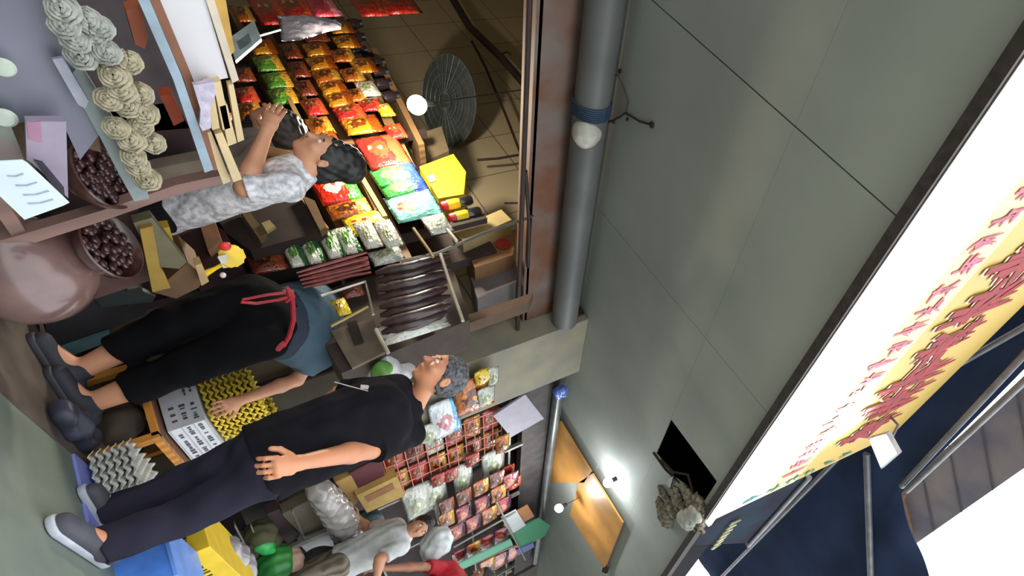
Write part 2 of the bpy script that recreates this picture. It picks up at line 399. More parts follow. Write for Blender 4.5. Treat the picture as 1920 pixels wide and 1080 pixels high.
# ------------------------------------------------------------------ the setting
M_ceil = mat('painted_panel', (154, 157, 150), .7, var=.05, scale=1.5)
M_ceil2 = mat('painted_panel_olive', (108, 106, 90), .7, var=.06, scale=1.2)
CZ = 3.2
def ceiling():
    """fibre panels 1.37 m wide with open joints and one broken-out panel"""
    b = B(); xs = [-1.47, -.1, 1.268 * 1.067, 2.66 * 1.067 + .02, 4.24, 5.61, 6.98, 8.35, 9.72, 11.1]; xs[2] = 1.39; xs[3] = 2.93; xs[4] = 4.34
    ys = [.9, 1.56, 3.0]
    for i in range(len(xs) - 1):
        ga = {2: .004, 3: .002}.get(i, .0008); gb = {1: .004, 2: .002}.get(i, .0008)
        for j in range(2):
            x0, x1, y0, y1 = xs[i] + ga, xs[i + 1] - gb, ys[j] + (.0006 if j else 0), ys[j + 1] - .0006
            if i == 3 and j == 0:     # 2.93..4.34, broken corner (3.95..4.34)
                b.box((x0, y0, CZ), (3.95, y1, CZ + .01)); b.box((3.95, y0, CZ), (x1, .95, CZ + .01)); continue
            if i == 4 and j == 0:
                b.prism([(x0, y0, CZ), (x1, y0, CZ), (x1, y1, CZ), (4.52, y1, CZ), (4.50, 1.3, CZ), (4.42, 1.18, CZ), (4.47, .97, CZ), (x0, .95, CZ)], (0, 0, .01)); continue
            b.box((x0, y0, CZ), (x1, y1, CZ + .01))
    b.box((-1.5, 3.001, CZ), (20, 3.5, CZ + .01)); b.box((11.1, .9, CZ), (20, 2.999, CZ + .01))
    o = b.done('ceiling', M_ceil); tag(o, kind='structure')
    s = B().box((-1.5, .9, CZ + .5), (11.1, 3.6, CZ + .6)).box((-1.5, .9, CZ + .02), (11.1, .93, CZ + .5)).box((-1.5, 3.3, CZ + .02), (11.1, 3.4, CZ + .5)).done('trim_1', mat('void_dark', (22, 22, 26), .9)); tag(s, kind='structure')
ceiling()
fl = B(); fl.box((-8, -9, -.1), (16, 9.2, 0)); tag(fl.done('floor', mat('floor_concrete', (112, 122, 112), .55, var=.1, scale=3, bump=.1)), kind='structure')
tag(B().box((-8, 2.36, -.05), (16, 9.1, .004)).done('trim_4', mat('floor_stall', (92, 82, 76), .5, var=.2, scale=5, bump=.2)), kind='structure')
# soffit edge: a dark timber fascia
tag(B().box((-1.5, .845, CZ - .035), (20, .9, CZ + .06)).done('trim_2', mat('fascia_brown', (58, 48, 46), .8, var=.2, scale=20)), kind='structure')
# side wall of the front shop with tan tiles, seen through its opening
def tilemat(name, c, grout, w, h, ax='yz'):
    mt = bpy.data.materials.new(name); mt.use_nodes = True; nt = mt.node_tree; b = nt.nodes['Principled BSDF']; b.inputs['Roughness'].default_value = .35
    tc = nt.nodes.new('ShaderNodeTexCoord'); sp = nt.nodes.new('ShaderNodeSeparateXYZ'); cb = nt.nodes.new('ShaderNodeCombineXYZ')
    nt.links.new(tc.outputs['Object'], sp.inputs[0]); nt.links.new(sp.outputs['XYZ'.index(ax[0].upper())], cb.inputs[0]); nt.links.new(sp.outputs[2], cb.inputs[1])
    br = nt.nodes.new('ShaderNodeTexBrick'); br.offset = 0; br.inputs['Scale'].default_value = 1; br.inputs['Brick Width'].default_value = w; br.inputs['Row Height'].default_value = h
    br.inputs['Mortar Size'].default_value = .006; br.inputs['Color1'].default_value = srgb(c); br.inputs['Color2'].default_value = srgb(tuple(v * .96 for v in c)); br.inputs['Mortar'].default_value = srgb(grout)
    nt.links.new(cb.outputs[0], br.inputs['Vector']); nt.links.new(br.outputs['Color'], b.inputs['Base Color']); return mt
tag(B().box((4.10, 3.25, 0), (4.75, 9, 5.6)).done('wall_side', tilemat('tan_tiles', (188, 172, 142), (110, 98, 80), .6, .6)), kind='structure')
tag(B().box((-1.6, 9, 0), (11, 9.15, 5.6)).done('wall_back', mat('wall_plaster', (150, 138, 112), .8)), kind='structure')
tag(B().box((-1.6, 3.3, 0), (-1.45, 9, 5.6)).done('wall_left', mat('wall_plaster', (150, 138, 112), .8)), kind='structure')
tag(B().box((10.9, 3.1, 0), (11.05, 9, 5.6)).done('wall_right', mat('wall_plaster', (150, 138, 112), .8)), kind='structure')
tag(B().box((11.1, 3.0, 0), (20, 3.3, CZ)).box((20, -1, 0), (20.2, 3.3, 5)).done('wall_far', mat('far_dark', (84, 78, 74), .8)), kind='structure')
tag(B().box((-1.6, 3.3, 5.6), (11.05, 9.15, 5.7)).done('trim_3', mat('wall_plaster', (150, 138, 112), .8)), kind='structure')
tag(B().box((-1.6, 3.22, 3.1), (4.75, 3.3, 5.6)).box((4.75, 3.22, 3.1), (11.05, 3.3, 5.6)).done('wall_front', mat('wall_plaster', (150, 138, 112), .8)), kind='structure')
# the pillar between the two shops
pc = at(860, 690, 'y', 2.8)
tag(B().box((4.07, 2.80, 0), (4.86, 3.26, CZ - .002), .004).done('wall_pillar', mat('pillar_plaster', (150, 142, 120), .75, var=.06, scale=4, c2=(132, 128, 116))), kind='structure')
# opening of the front shop: rusty steel channel, grey round duct
t = thing('shutter_beam', 'rust-brown painted steel channel spanning the top of the front shop opening', 'beam', (1.3, 3.05, 2.68))
B().box((-1.4, 3.0, 2.68), (4.05, 3.03, 3.0)).box((-1.4, 3.0, 2.66), (4.05, 3.14, 2.7)).box((-1.4, 3.0, 2.98), (4.05, 3.14, 3.0)).done('channel', mat('rusty_steel', (112, 70, 46), .75, scale=3.5, c2=(118, 104, 98)), t)
B().tube([(-1.4, 3.02, 2.63), (4.05, 3.02, 2.63)], .014).done('lower_rod', mat('rod_dark', (52, 42, 38), .6), t, True)
B().tube([(-1.4, 2.94, 2.585), (4.05, 2.94, 2.585)], .018).done('hanger_rod', mat('rod_brown', (58, 40, 34), .7), t, True)
tag(B().box((-1.5, 2.97, 3.17), (4.07, 3.05, 3.199)).done('trim_5', mat('duct_shadow_dark', (44, 40, 38), .8)), kind='structure')  # dark strip stands in for the duct's shadow line, covers the ceiling gap
tag(B().box((4.045, 3.14, 0), (4.069, 3.24, 3.19)).box((4.045, 2.86, 3.1), (4.069, 3.24, 3.19)).done('trim_6', mat('batten_brown', (58, 42, 36), .8)), kind='structure')
d = thing('drain_duct', 'thick blue-grey round duct running under the soffit above the front shop', 'pipe', (1.3, 2.98, 2.98))
B().tube([(-1.4, 2.87, 2.993), (1.3, 2.87, 2.993), (4.06, 2.87, 2.993)], .11, 24).done('duct', mat('duct_grey', (106, 106, 106), .5, metal=.15, var=.08, scale=3), d, True)
p0 = Y(1105, 205, 2.86)
b = B()
for k in range(7): b.tube([V((p0.x - .05 + k * .013, 2.87 + .117 * math.cos(a), 2.993 + .117 * math.sin(a))) for a in np.linspace(0, 6.28, 18)], .006, 6)
tag(b.done('cord_wrap', mat('blue_cord', (48, 68, 92), .7), smooth=True), 'blue cord wound several times round the grey duct', 'cord')
# second shop: opening strip and pipe
a0, a1 = Z(1040, 715, 3.08), Z(975, 950, 3.0)
tag(B().tube([V((a0.x, 2.9, 3.06)), V((10.5, 2.9, 3.06))], .055, 18).done('awning_pipe', mat('pipe_grey', (98, 100, 98), .35, metal=.4), smooth=True), 'grey steel pipe running above the far shop next to the pillar', 'pipe')
tag(B().box((4.9, 3.0, 2.72), (10.9, 3.1, 3.19)).done('lintel', mat('lintel_dark', (70, 64, 64), .7, var=.15)), 'dark brown lintel board above the far shop opening', 'lintel')
q = V((a0.x - .02, 2.87, 3.06)); 
solid('plastic_bag', [El(q + V((.02 * i - .03, .015 * math.sin(i * 2), .03 * math.cos(i * 3))), (.05, .035, .045), (1, .3 * i, .2), k=.01) for i in range(4)], mat('blue_film', (88, 120, 205), .25, coat=.5), None, .008, .006, 60)
tag(bpy.context.scene.objects['plastic_bag'], 'blue plastic bag knotted over the end of the grey pipe', 'bag')
# white round lamp globe on the duct
g0 = Y(1100, 250, 2.8)
t = thing('round_lamp', 'unlit white globe lamp fixed under the grey duct', 'lamp', g0)
B().lathe([(.05, -.085), (.07, -.06), (.086, -.01), (.084, .04), (.05, .075), (0, .085)], g0, (-.15, -.35, -1)).done('globe', mat('lamp_white', (205, 200, 188), .35), t, True)
B().lathe([(.05, -.12), (.062, -.1), (.058, -.075)], g0, (-.15, -.35, -1)).done('holder', mat('lamp_cream', (188, 178, 158), .4), t, True)
# stains on the ceiling: old wiring left hanging
def wire(pts, name, lab, col=(48, 44, 34), r=.005, cat='wire', par=None):
    o = B().tube([Z(a, b_, CZ - .012) for a, b_ in pts], r, 6).done(name, mat('wire_%d_%d' % (col[0], col[2]), col, .8), par, True)
    return tag(o, lab, cat)
wire([(1128, 232), (1150, 226), (1165, 218), (1172, 212), (1180, 216), (1200, 228), (1222, 234)], 'loose_wire', 'short dark wire with tangled knots sticking to the ceiling beside the white globe', r=.007)
wire([(1140, 146), (1158, 140), (1168, 160), (1178, 190), (1172, 214)], 'bent_wire', 'thin rust-brown wire bent along the ceiling above the tangled knots', (80, 66, 46), .004)
k = B()
for a_, b_, r_ in ((1150, 228, .014), (1222, 234, .02), (1162, 134, .014), (1176, 224, .012)): k.ball(Z(a_, b_, CZ - .01), r_, 2, (1, 1, .6), .3)
tag(k.done('wire_knots', mat('knot_brown', (56, 48, 36), .9), None, True), 'dark dried lumps along the loose wires on the ceiling', 'residue', kind='stuff')
# debris under the broken panel
h0 = Z(1285, 950, 3.12)
t = thing('torn_insulation', 'torn pale insulation hanging out of the hole in the ceiling', 'debris', h0)
rr = random.Random(3)
pr = [El(Z(1240 + rr.random() * 75, 925 + rr.random() * 52, CZ - .04 + rr.random() * .03), (.07 + rr.random() * .04, .045, .035), (1, rr.random(), 0), k=.04) for _ in range(18)]
solid('fibre_lump', pr, mat('fibre', (128, 120, 104), .95, var=.3, scale=30, bump=.6), t, .008, .006, 70)
solid('white_wad', [El(Z(1284, 976, CZ - .07), (.09, .07, .05), (1, 0, 0), k=.05), El(Z(1304, 964, CZ - .06), (.08, .07, .045), (1, 0, 0), k=.05), El(Z(1294, 970, CZ - .06), (.07, .07, .04), (1, 0, 0), k=.05)], mat('fibre_white', (178, 176, 168), .9, bump=.4), t, .008, .004, 60)
for q in (((1240, 862), (1262, 885), (1258, 915)), ((1262, 885), (1290, 890), (1300, 925)), ((1225, 848), (1248, 880), (1275, 905)), ((1232, 940), (1250, 930), (1272, 938)), ((1248, 972), (1262, 962))):
    B().tube([Z(x_, y_, CZ - .02 + .012 * i) for i, (x_, y_) in enumerate(q)], .012, 6).done('torn_strip', mat('strip_dark', (60, 50, 46), .9), t, True)
B().prism([Z(1243, 905, CZ - .02), Z(1262, 893, CZ - .04), Z(1256, 915, CZ - .06)], (0, 0, .006)).done('panel_shard', mat('shard', (150, 150, 142), .8), t)
# orange board on the ceiling above the far shop, in two leaves
t = thing('orange_board', 'varnished orange-brown plywood board fixed to the ceiling beside the far lamps', 'board', Z(1100, 930, 3.1))
B().prism([Z(1050, 790, 3.14), Z(1108, 885, 3.14), Z(1095, 905, 3.14), Z(1030, 905, 3.14)], (0, 0, .02)).done('leaf', mat('ply_orange', (196, 138, 66), .4, var=.15, scale=2, coat=.3), t)
B().prism([Z(1110, 888, 3.14), Z(1167, 980, 3.14), Z(1133, 1068, 3.14), Z(1068, 965, 3.14), Z(1085, 905, 3.14)], (0, 0, .02)).done('leaf', mat('ply_orange', (196, 138, 66), .4, var=.15, scale=2, coat=.3), t)
B().prism([Z(1130, 1064, 3.13), Z(1138, 1066, 3.13), Z(1136, 1076, 3.13), Z(1128, 1072, 3.13)], (0, 0, .03)).done('clip', mat('strip_dark', (60, 50, 46), .9), t)

# ------------------------------------------------------------------ street side: sign board, tarpaulin, building, floodlight
y0, z0, y1_, z1_ = .84, 3.26, .62, 5.40
def sgn(px, py):     # sight line onto the leaning sign plane
    d = pix(px, py); nv = np.array([0, z1_ - z0, y0 - y1_]); p = np.array([0, y0, z0]); return V(CAM + d * (nv @ (p - CAM)) / (nv @ d))
X1 = 4.55
t = thing('shop_sign', 'long pale-yellow shop sign board with red brush lettering above the soffit edge', 'sign', (1.5, y0, z0))
mt = mat('sign_vinyl', (204, 172, 92), .5, var=.02, scale=2)
def sgs(a, b_): return [(-1, y0 + (y1_ - y0) * a, z0 + (z1_ - z0) * a), (X1, y0 + (y1_ - y0) * a, z0 + (z1_ - z0) * a), (X1, y0 + (y1_ - y0) * b_, z0 + (z1_ - z0) * b_), (-1, y0 + (y1_ - y0) * b_, z0 + (z1_ - z0) * b_)]
B().prism(sgs(0, 1), (0, .04, 0)).done('board', mt, t)
B().prism([V(p) - V((0, .004, 0)) for p in sgs(.004, .26)], (0, .003, 0)).done('cream_glare', mat('sign_creamglare', (250, 243, 222), .5, var=.02), t)  # cream tone painted in for the glare at the sign's foot
B().prism([V(p) - V((0, .004, 0)) for p in sgs(.262, .42)], (0, .003, 0)).done('pale_glare', mat('sign_paleglare', (236, 216, 160), .5, var=.02), t)  # paler yellow painted where the glare fades up the board
nrm = V((0, -(z1_ - z0), -(y0 - y1_))).normalized() * .006
def on(xx, s): return V((xx, y0 - .004 + (y1_ - y0) * s, z0 + (z1_ - z0) * s))
rr = random.Random(11)
def glyph(x, s, wx, hs, name, mt, n=8, off=1.0):
    b = B()
    for i in range(n):
        a = rr.choice((0, 0, math.pi / 2, math.pi / 2, math.pi / 2, .8, -.8)) + rr.uniform(-.15, .15); L = rr.uniform(.3, .52); cx, cy = rr.uniform(-.3, .3), rr.uniform(-.35, .35); th = rr.uniform(.05, .085)
        dx, dy = math.cos(a) * L, math.sin(a) * L; nx, ny = -math.sin(a) * th, math.cos(a) * th
        pts = [(cx - dx + nx, cy - dy + ny * .7), (cx - dx - nx, cy - dy - ny), (cx - nx * 1.1, cy - ny * 1.1), (cx + dx - nx * .2, cy + dy - ny * .2), (cx + dx + nx * .6, cy + dy + ny * .6), (cx + nx, cy + ny)]
        b.prism([on(x + p[0] * wx, s + p[1] * hs) + nrm * (off + .05 * i) for p in pts], -nrm * .6)
    return b.done(name, mt, t)
red = mat('sign_red', (148, 18, 28), .6); wht = mat('sign_white', (226, 214, 190), .5); pnk = mat('sign_pink', (196, 110, 130), .6)
for i in range(10):
    xx = .35 + i * .40
    st = rr.getstate(); glyph(xx + .008, .652, .40, .245, 'letter_outline', wht, 12, 1.0); rr.setstate(st); glyph(xx, .66, .4, .24, 'letter', red, 12, 2.2)
for i in range(24): glyph(.3 + i * .17, .32 + .02 * (i % 2), .12, .09, 'small_letter', pnk, 7, 1.2)
teal = mat('sign_teal', (60, 140, 140), .4)
for i in range(6): glyph(X1 - .12, .18 + i * .1, .1, .055, 'teal_letter', teal, 5, 1.2)
# added glowing strip on the soffit edge, put in to whiten the sign's foot
t6 = thing('added_glow_strip', 'long added glowing white strip along the dark soffit edge, lighting the foot of the sign', 'added light strip', (1.8, .82, 3.19))
B().prism([(-1, .838, 3.19), (-1, .843, 3.19), (-1, .843, 3.235), (-1, .838, 3.235)], (5.5, 0, 0)).done('channel', mat('housing_grey', (150, 150, 150), .4), t6)
B().prism([(-1, .800, 3.195), (-1, .838, 3.195), (-1, .838, 3.225), (-1, .800, 3.225)], (5.5, 0, 0)).done('glow_bar', mat('added_strip_glow', (255, 255, 255), .4, emit=(255, 252, 244), es=7), t6)
# second sign further on
t2 = thing('purple_sign', 'dark purple and teal sign board beyond the yellow one', 'sign', (5, .8, 3.2))
B().prism([(4.62, .86, 3.25), (5.15, .86, 3.25), (6.3, .74, 4.35), (4.62, .74, 4.35)], (0, .04, 0)).done('board', mat('sign_purple', (38, 30, 46), .9, c2=(34, 56, 68), scale=1.5), t2)
b = B()
for i in range(7):
    x_ = 4.95 + i * .1; b.prism([(x_, .80, 3.62 + .02 * (i % 3)), (x_ + .03, .80, 3.6), (x_ + .05, .79, 3.75 - .02 * i), (x_ + .02, .79, 3.72)], (0, -.01, 0))
b.done('cream_letters', mat('sign_cream', (170, 165, 120), .5), t2)
B().tube([(4.62, .72, 4.37), (6.35, .72, 4.37)], .03).done('top_tube', mat('tube_grey', (120, 118, 124), .4, metal=.3), t2, True)
# tarpaulin roof over the street
T5 = 5.62
t3 = thing('blue_tarpaulin', 'dark blue tarpaulin canopy stretched over the street above the signs', 'canopy', Z(1700, 900, T5))
def tarp():
    poly = [(2100, 330), (2010, 600), (1690, 925), (1712, 1010), (1738, 1080), (1760, 1150), (1500, 1150), (1335, 1085), (1290, 1005), (1270, 960), (1640, 780)]
    bm = bmesh.new(); vs = [bm.verts.new(Z(a, b_, T5)) for a, b_ in poly]; f = bm.faces.new(vs)
    bmesh.ops.triangulate(bm, faces=[f]); bmesh.ops.subdivide_edges(bm, edges=bm.edges[:], cuts=6, use_grid_fill=True)
    for v in bm.verts: v.co.z += .03 * math.sin(v.co.x * 2.3) + .02 * math.sin(v.co.y * 9 + v.co.x)
    r = bmesh.ops.extrude_face_region(bm, geom=bm.faces[:]); 
    for v in [g for g in r['geom'] if isinstance(g, bmesh.types.BMVert)]: v.co.z += .01
    bmesh.ops.recalc_face_normals(bm, faces=bm.faces[:]); me = bpy.data.meshes.new('sheet'); bm.to_mesh(me); bm.free()
    return link('sheet', me, mat('tarp_blue', (46, 58, 86), .9, var=.1, scale=1.5), t3, True)
tarp()
tg = mat('tube_grey', (120, 118, 124), .4, metal=.3)
def pole(a, b_, z=T5 - .08, r=.028, m_=tg): B().tube([Z(*a, z), Z(*b_, z)], r, 12).done('frame_pole', m_, t3, True)
pole((1960, 590), (1760, 705)); pole((1990, 590), (1690, 912), r=.03); pole((1990, 650), (1700, 920), T5 - .1, .03); pole((1625, 850), (1634, 1130), T5 - .06, .04); pole((1590, 840), (1345, 1090), r=.03)
# upper storey of the building over the street
t4 = thing('building_storey', 'weathered grey-brown tiled underside of an upper storey against the white sky', 'building', Z(1800, 900, 8))
pts = [Z(1683, 920, 8), Z(1985, 655, 8), Z(2010, 815, 8), Z(1705, 1028, 8)]
B().prism(pts, (0, 0, .6)).done('underside', mat('tile_grime', (128, 116, 110), .8, c2=(96, 90, 98), scale=1.2, bump=.2), t4)
for k_ in range(1, 5):
    a = pts[0].lerp(pts[1], k_ / 5) - V((0, 0, .01)); b_ = pts[3].lerp(pts[2], k_ / 5) - V((0, 0, .01)); B().tube([a, b_], .012, 6).done('joint', mat('joint_dark', (80, 76, 80), .9), t4)
B().prism([Z(1662, 865, 7.9), Z(1690, 862, 7.9), Z(1712, 905, 7.9), Z(1690, 940, 7.9), Z(1705, 1000, 7.9), Z(1700, 1025, 7.9)], (0, 0, .1)).done('corner_board', mat('board_brown', (120, 90, 60), .8), t4)
# LED floodlight by the sign
fp = at(1663, 845, 'z', 4.5)
t5 = thing('floodlight', 'glaring white square floodlight in front of the yellow sign', 'floodlight', fp)
cq = [at(a, b_, 'z', 4.5) for a, b_ in ((1628, 822), (1662, 812), (1684, 852), (1652, 880))]
B().prism(cq, (0, 0, .05)).done('housing', mat('housing_grey', (150, 150, 150), .4), t5)
inner = [sum((p for p in cq), V()) / 4 * .12 + p * .88 - V((0, 0, .006)) for p in cq]
B().prism(inner, (0, 0, .005)).done('led_panel', mat('led_face', (255, 255, 255), .4, emit=(240, 248, 255), es=14), t5)
ct = sum(cq, V()) / 4
B().tube([ct + V((0, 0, .05)), ct + V((.05, .1, .35)), V((ct.x + .1, .7, 4.9))], .012).done('bracket', tg, t5, True)
ld = bpy.data.lights.new('flood', 'SPOT'); ld.energy = 120; ld.spot_size = math.radians(120); ld.spot_blend = .8; ld.shadow_soft_size = .1; ld.color = (.95, .98, 1)
lo = bpy.data.objects.new('flood_beam', ld); COL.objects.link(lo); lo.location = ct + V((0, -.02, -.06)); lo.parent = None
lo.rotation_euler = (V((3.2, .86, 3.3)) - lo.location).to_track_quat('-Z', 'Y').to_euler()

# ------------------------------------------------------------------ lamps
def bulb(px, py, ax, val, r, e, label, col=(1, .97, .9), cord=None, group=None):
    c = at(px, py, ax, val); t = thing('hanging_bulb', label, 'lamp', c, group)
    B().ball(c, r, 3).done('bulb', mat('bulb_glow', (255, 255, 255), .4, emit=(255, 252, 240), es=25), t, True)
    B().lathe([(.018, r * .8), (.022, r), (.022, r + .05), (.01, r + .06)], c).done('socket', mat('socket_black', (30, 30, 32), .5), t, True)
    if cord: B().tube([c + V((0, 0, r + .05)), V((c.x, c.y, cord))], .004, 6).done('cable', mat('socket_black', (30, 30, 32), .5), t)
    l = bpy.data.lights.new('bulb_light', 'POINT'); l.energy = e; l.color = col; l.shadow_soft_size = r; lo = bpy.data.objects.new('bulb_light', l); COL.objects.link(lo); lo.location = c
    for o in t.children:
        if o.name.startswith('bulb'): o.visible_shadow = True
    lo.location = c + V((0, -.0, -r - .06)); return t
bulb(782, 197, 'y', 3.95, .065, 135, 'bright bare bulb hanging in front of the fan in the front shop', (1, .88, .68), 5.6)
bulb(1048, 953, 'y', 2.3, .05, 30, 'bright bare bulb hanging at the end of the grey pipe', (.92, .97, 1), CZ)
bulb(1140, 905, 'z', 3.1, .05, 14, 'glowing bulb close under the ceiling between the orange board and the hole', (.85, .95, 1), None)
bulb(700, 905, 'y', 5.2, .05, 45, 'bare bulb inside the far shop', (1, .9, .75), 5.6) if False else None
l = bpy.data.lights.new('stall_light', 'POINT')
# ------------------------------------------------------------------ fan on the side wall
fc = X(843, 190, 3.72)
t = thing('wall_fan', 'grey round fan mounted near the tan tiled wall behind the bright bulb', 'fan', fc)
vw = (V((0, 0, H)) - fc).normalized(); e1 = V(R3[:, 1]); e1 = (e1 - vw * e1.dot(vw)).normalized(); e2 = vw.cross(e1)
fn = (vw * .6 + e2 * (.8 if e2.z < 0 else -.8)).normalized(); e2 = fn.cross(e1)      # the fan looks down and out
RF = .068 * (V((0, 0, H)) - fc).length * .9
fg = mat('fan_grey', (92, 98, 98), .5, metal=.2)
b = B()
for k in range(1, 6): b.tube([fc + fn * (.07 - .01 * k) + (e1 * math.cos(a) + e2 * math.sin(a)) * RF * k / 5 for a in np.linspace(0, 2 * math.pi, 33)], .005, 5)
for k in range(28):
    a = k * math.pi / 14; rd = e1 * math.cos(a) + e2 * math.sin(a); b.tube([fc + fn * .065 + rd * RF * .15, fc + fn * .02 + rd * RF], .003, 4)
b.done('guard', fg, t)
for k in range(3):
    a0 = k * 2.094; B().prism([fc + fn * .01 + (e1 * math.cos(a0 + i * .2) + e2 * math.sin(a0 + i * .2)) * RF * (.86 if 0 < i < 5 else .15) for i in range(6)], fn * .006).done('blade', mat('fan_blade', (78, 88, 88), .4, coat=.4), t)
B().lathe([(0, .05), (.03, .045), (.045, 0), (.055, -.05), (.05, -.12), (.02, -.14), (0, -.14)], fc, fn).done('motor', fg, t, True)
B().lathe([(RF, .02), (RF * .99, .0), (RF * .8, -.03), (RF * .3, -.05), (RF * .1, -.05)], fc, fn, 32).done('rear_guard', mat('fan_dark', (70, 76, 76), .6), t, True)
B().tube([fc - fn * .1, V((4.1, fc.y, fc.z - .15))], .02).done('bracket', fg, t, True)

# ------------------------------------------------------------------ dark struts and wires in front of the tan wall
dk = mat('iron_dark', (50, 38, 36), .7, var=.2)
XW = 3.85
def strut(pts, r, lab, name='iron_strut', m_=dk, ax='x', val=XW):
    return tag(B().tube([at(a, b_, ax, val) for a, b_ in pts], r, 8).done(name, m_, None, True), lab, 'strut')
strut([(838, -20), (880, 50), (940, 108), (1003, 180)], .045, 'thick dark iron strut slanting across the top of the tan tiled wall')
strut([(885, 78), (910, 125), (950, 220), (975, 285), (992, 335)], .014, 'thin dark rod running down the tan tiled wall to the beam', 'iron_rod')
strut([(895, 300), (935, 297), (975, 290)], .012, 'short dark wire hook across the tan tiles', 'wire_hook')
strut([(946, 381), (996, 380)], .009, 'small dark wire on the tan tiles near the carton', 'wire_hook')
strut([(935, 105), (950, 97), (958, 102)], .012, 'curled end of wire on the thick dark strut', 'wire_curl')
strut([(978, 135), (998, 118), (1003, 140)], .012, 'pale clip where the thick strut meets the beam', 'cable_clip', mat('clip_pale', (170, 165, 155), .4))

# ------------------------------------------------------------------ shop shelving: steel rack along the side wall that carries the packets
PXW = 3.0
PALS = dict(
    gold=((196, 132, 30), (150, 70, 20), (226, 170, 60), (120, 60, 20)), amber=((170, 92, 28), (200, 150, 60), (208, 140, 40), (90, 40, 15)),
    red=((160, 34, 28), (176, 70, 40), (200, 160, 110), (120, 60, 34)), redgreen=((200, 40, 26), (52, 160, 42), (235, 90, 40), (230, 220, 190)),
    green=((70, 120, 40), (200, 150, 50), (190, 110, 50), (110, 160, 60)), white=((205, 212, 198), (44, 98, 52), (222, 226, 210), (90, 150, 60)),
    teal=((130, 205, 190), (120, 190, 180), (215, 80, 100), (214, 150, 80)), bluegreen=((50, 150, 60), (45, 70, 180), (190, 190, 130), (215, 120, 70)),
    yellow=((222, 186, 30), (226, 200, 60), (200, 60, 30), (230, 210, 120)), brown=((110, 50, 34), (140, 70, 40), (170, 100, 60), (70, 30, 20)),
    pink=((140, 34, 50), (70, 30, 50), (214, 70, 110), (180, 110, 60)), clear=((196, 198, 188), (176, 178, 170), (216, 216, 206), (150, 160, 120)))
PALS['pinkred'] = ((196, 60, 76), (206, 120, 130), (220, 170, 180), (180, 40, 60))
for i, (k, v) in enumerate(PALS.items()): packmat('pack_' + k, *v, seed=i + 1, foil=.35 if k in ('gold', 'amber', 'brown', 'pink') else .1)
PN = dict(gold='gold foil', amber='amber-brown foil', red='red', redgreen='red and green', green='green and orange', white='white and green', teal='pale teal and pink', bluegreen='blue and green', yellow='yellow', brown='dark brown', pink='dark red and pink', clear='clear plastic', pinkred='pinkish red')
def packet(px, py, wpx, hpx, kind, label, group=None, ax='x', val=PXW, rot=0, th=.05, lean=0):
    q = rect(px, py, wpx, hpx, ax, val, rot); n = NV[ax]
    if lean: q[2] = q[2] + n * lean; q[3] = q[3] + n * lean
    o = pillow('food_packet', q, n, MC['pack_' + kind], None, th, .006)
    return tag(o, label, 'food packet', group)
od = ['first', 'second', 'third', 'fourth', 'fifth', 'sixth', 'seventh', 'eighth', 'ninth', 'tenth', 'eleventh', 'twelfth']
def prow(items, rowname, group, cnt=[0]):
    for i, it in enumerate(items):
        px, py, w_, h_, kind = it[:5]; kw = it[5] if len(it) > 5 else {}
        packet(px, py, w_, h_, kind, '%s snack packet, %s from the back %s' % (PN[kind], od[i], rowname), group, **kw)
# rows run from the back of the shop (image top) to the pillar
prow([(455, 25, 36, 34, 'amber'), (470, 66, 36, 34, 'brown'), (455, 140, 30, 40, 'brown'), (462, 178, 34, 40, 'red'), (468, 208, 38, 46, 'amber')], "in the rack's bottom row", 'packets in the bottom row', )
prow([(492, 88, 32, 46, 'gold'), (502, 118, 34, 50, 'green'), (520, 150, 34, 50, 'green'), (530, 180, 34, 50, 'green')], "in the rack's green row", 'green packets')
prow([(545, 95, 34, 34, 'brown'), (560, 130, 34, 34, 'brown'), (572, 165, 34, 34, 'brown'), (588, 200, 36, 40, 'red'), (600, 236, 38, 44, 'amber'), (612, 262, 36, 44, 'gold')], 'in the row beside the green one', 'dark packets beside the green ones')
prow([(590, 66, 30, 46, 'brown'), (594, 92, 30, 48, 'gold'), (602, 118, 30, 50, 'gold'), (612, 142, 30, 50, 'amber'), (624, 164, 30, 50, 'gold'), (636, 186, 32, 50, 'gold'), (655, 210, 32, 56, 'red'), (678, 234, 38, 70, 'gold'), (718, 284, 72, 78, 'red'), (742, 328, 42, 84, 'bluegreen'), (758, 352, 34, 84, 'bluegreen'), (776, 386, 56, 88, 'teal')], "in the rack's middle row", 'packets in the middle row')
prow([(640, 52, 26, 44, 'gold'), (650, 78, 28, 46, 'gold'), (642, 104, 28, 44, 'amber'), (682, 122, 34, 44, 'gold'), (660, 140, 30, 40, 'amber'), (690, 166, 34, 36, 'clear'), (668, 178, 28, 32, 'amber'), (695, 196, 28, 40, 'red'), (722, 206, 28, 28, 'yellow'), (742, 246, 32, 34, 'red')], "in the rack's top row", 'packets in the top row')
prow([(630, 352, 62, 78, 'redgreen'), (655, 392, 34, 78, 'amber'), (688, 418, 44, 80, 'yellow')], "in the row under the women's heads", 'packets below the heads', )
# upright column of white and green bags at the shop front
for i, (px, py) in enumerate(((552, 474), (585, 468), (622, 458), (652, 450), (690, 440), (728, 438))):
    packet(px, py, 56, 34, ('white', 'white', 'white', 'white', 'clear', 'clear')[i], '%s noodle bag, %s from the bottom of the shop-front column' % (PN['white' if i < 4 else 'clear'], od[i]), 'white and green noodle bags', 'x', 2.92, rot=0, th=.045)
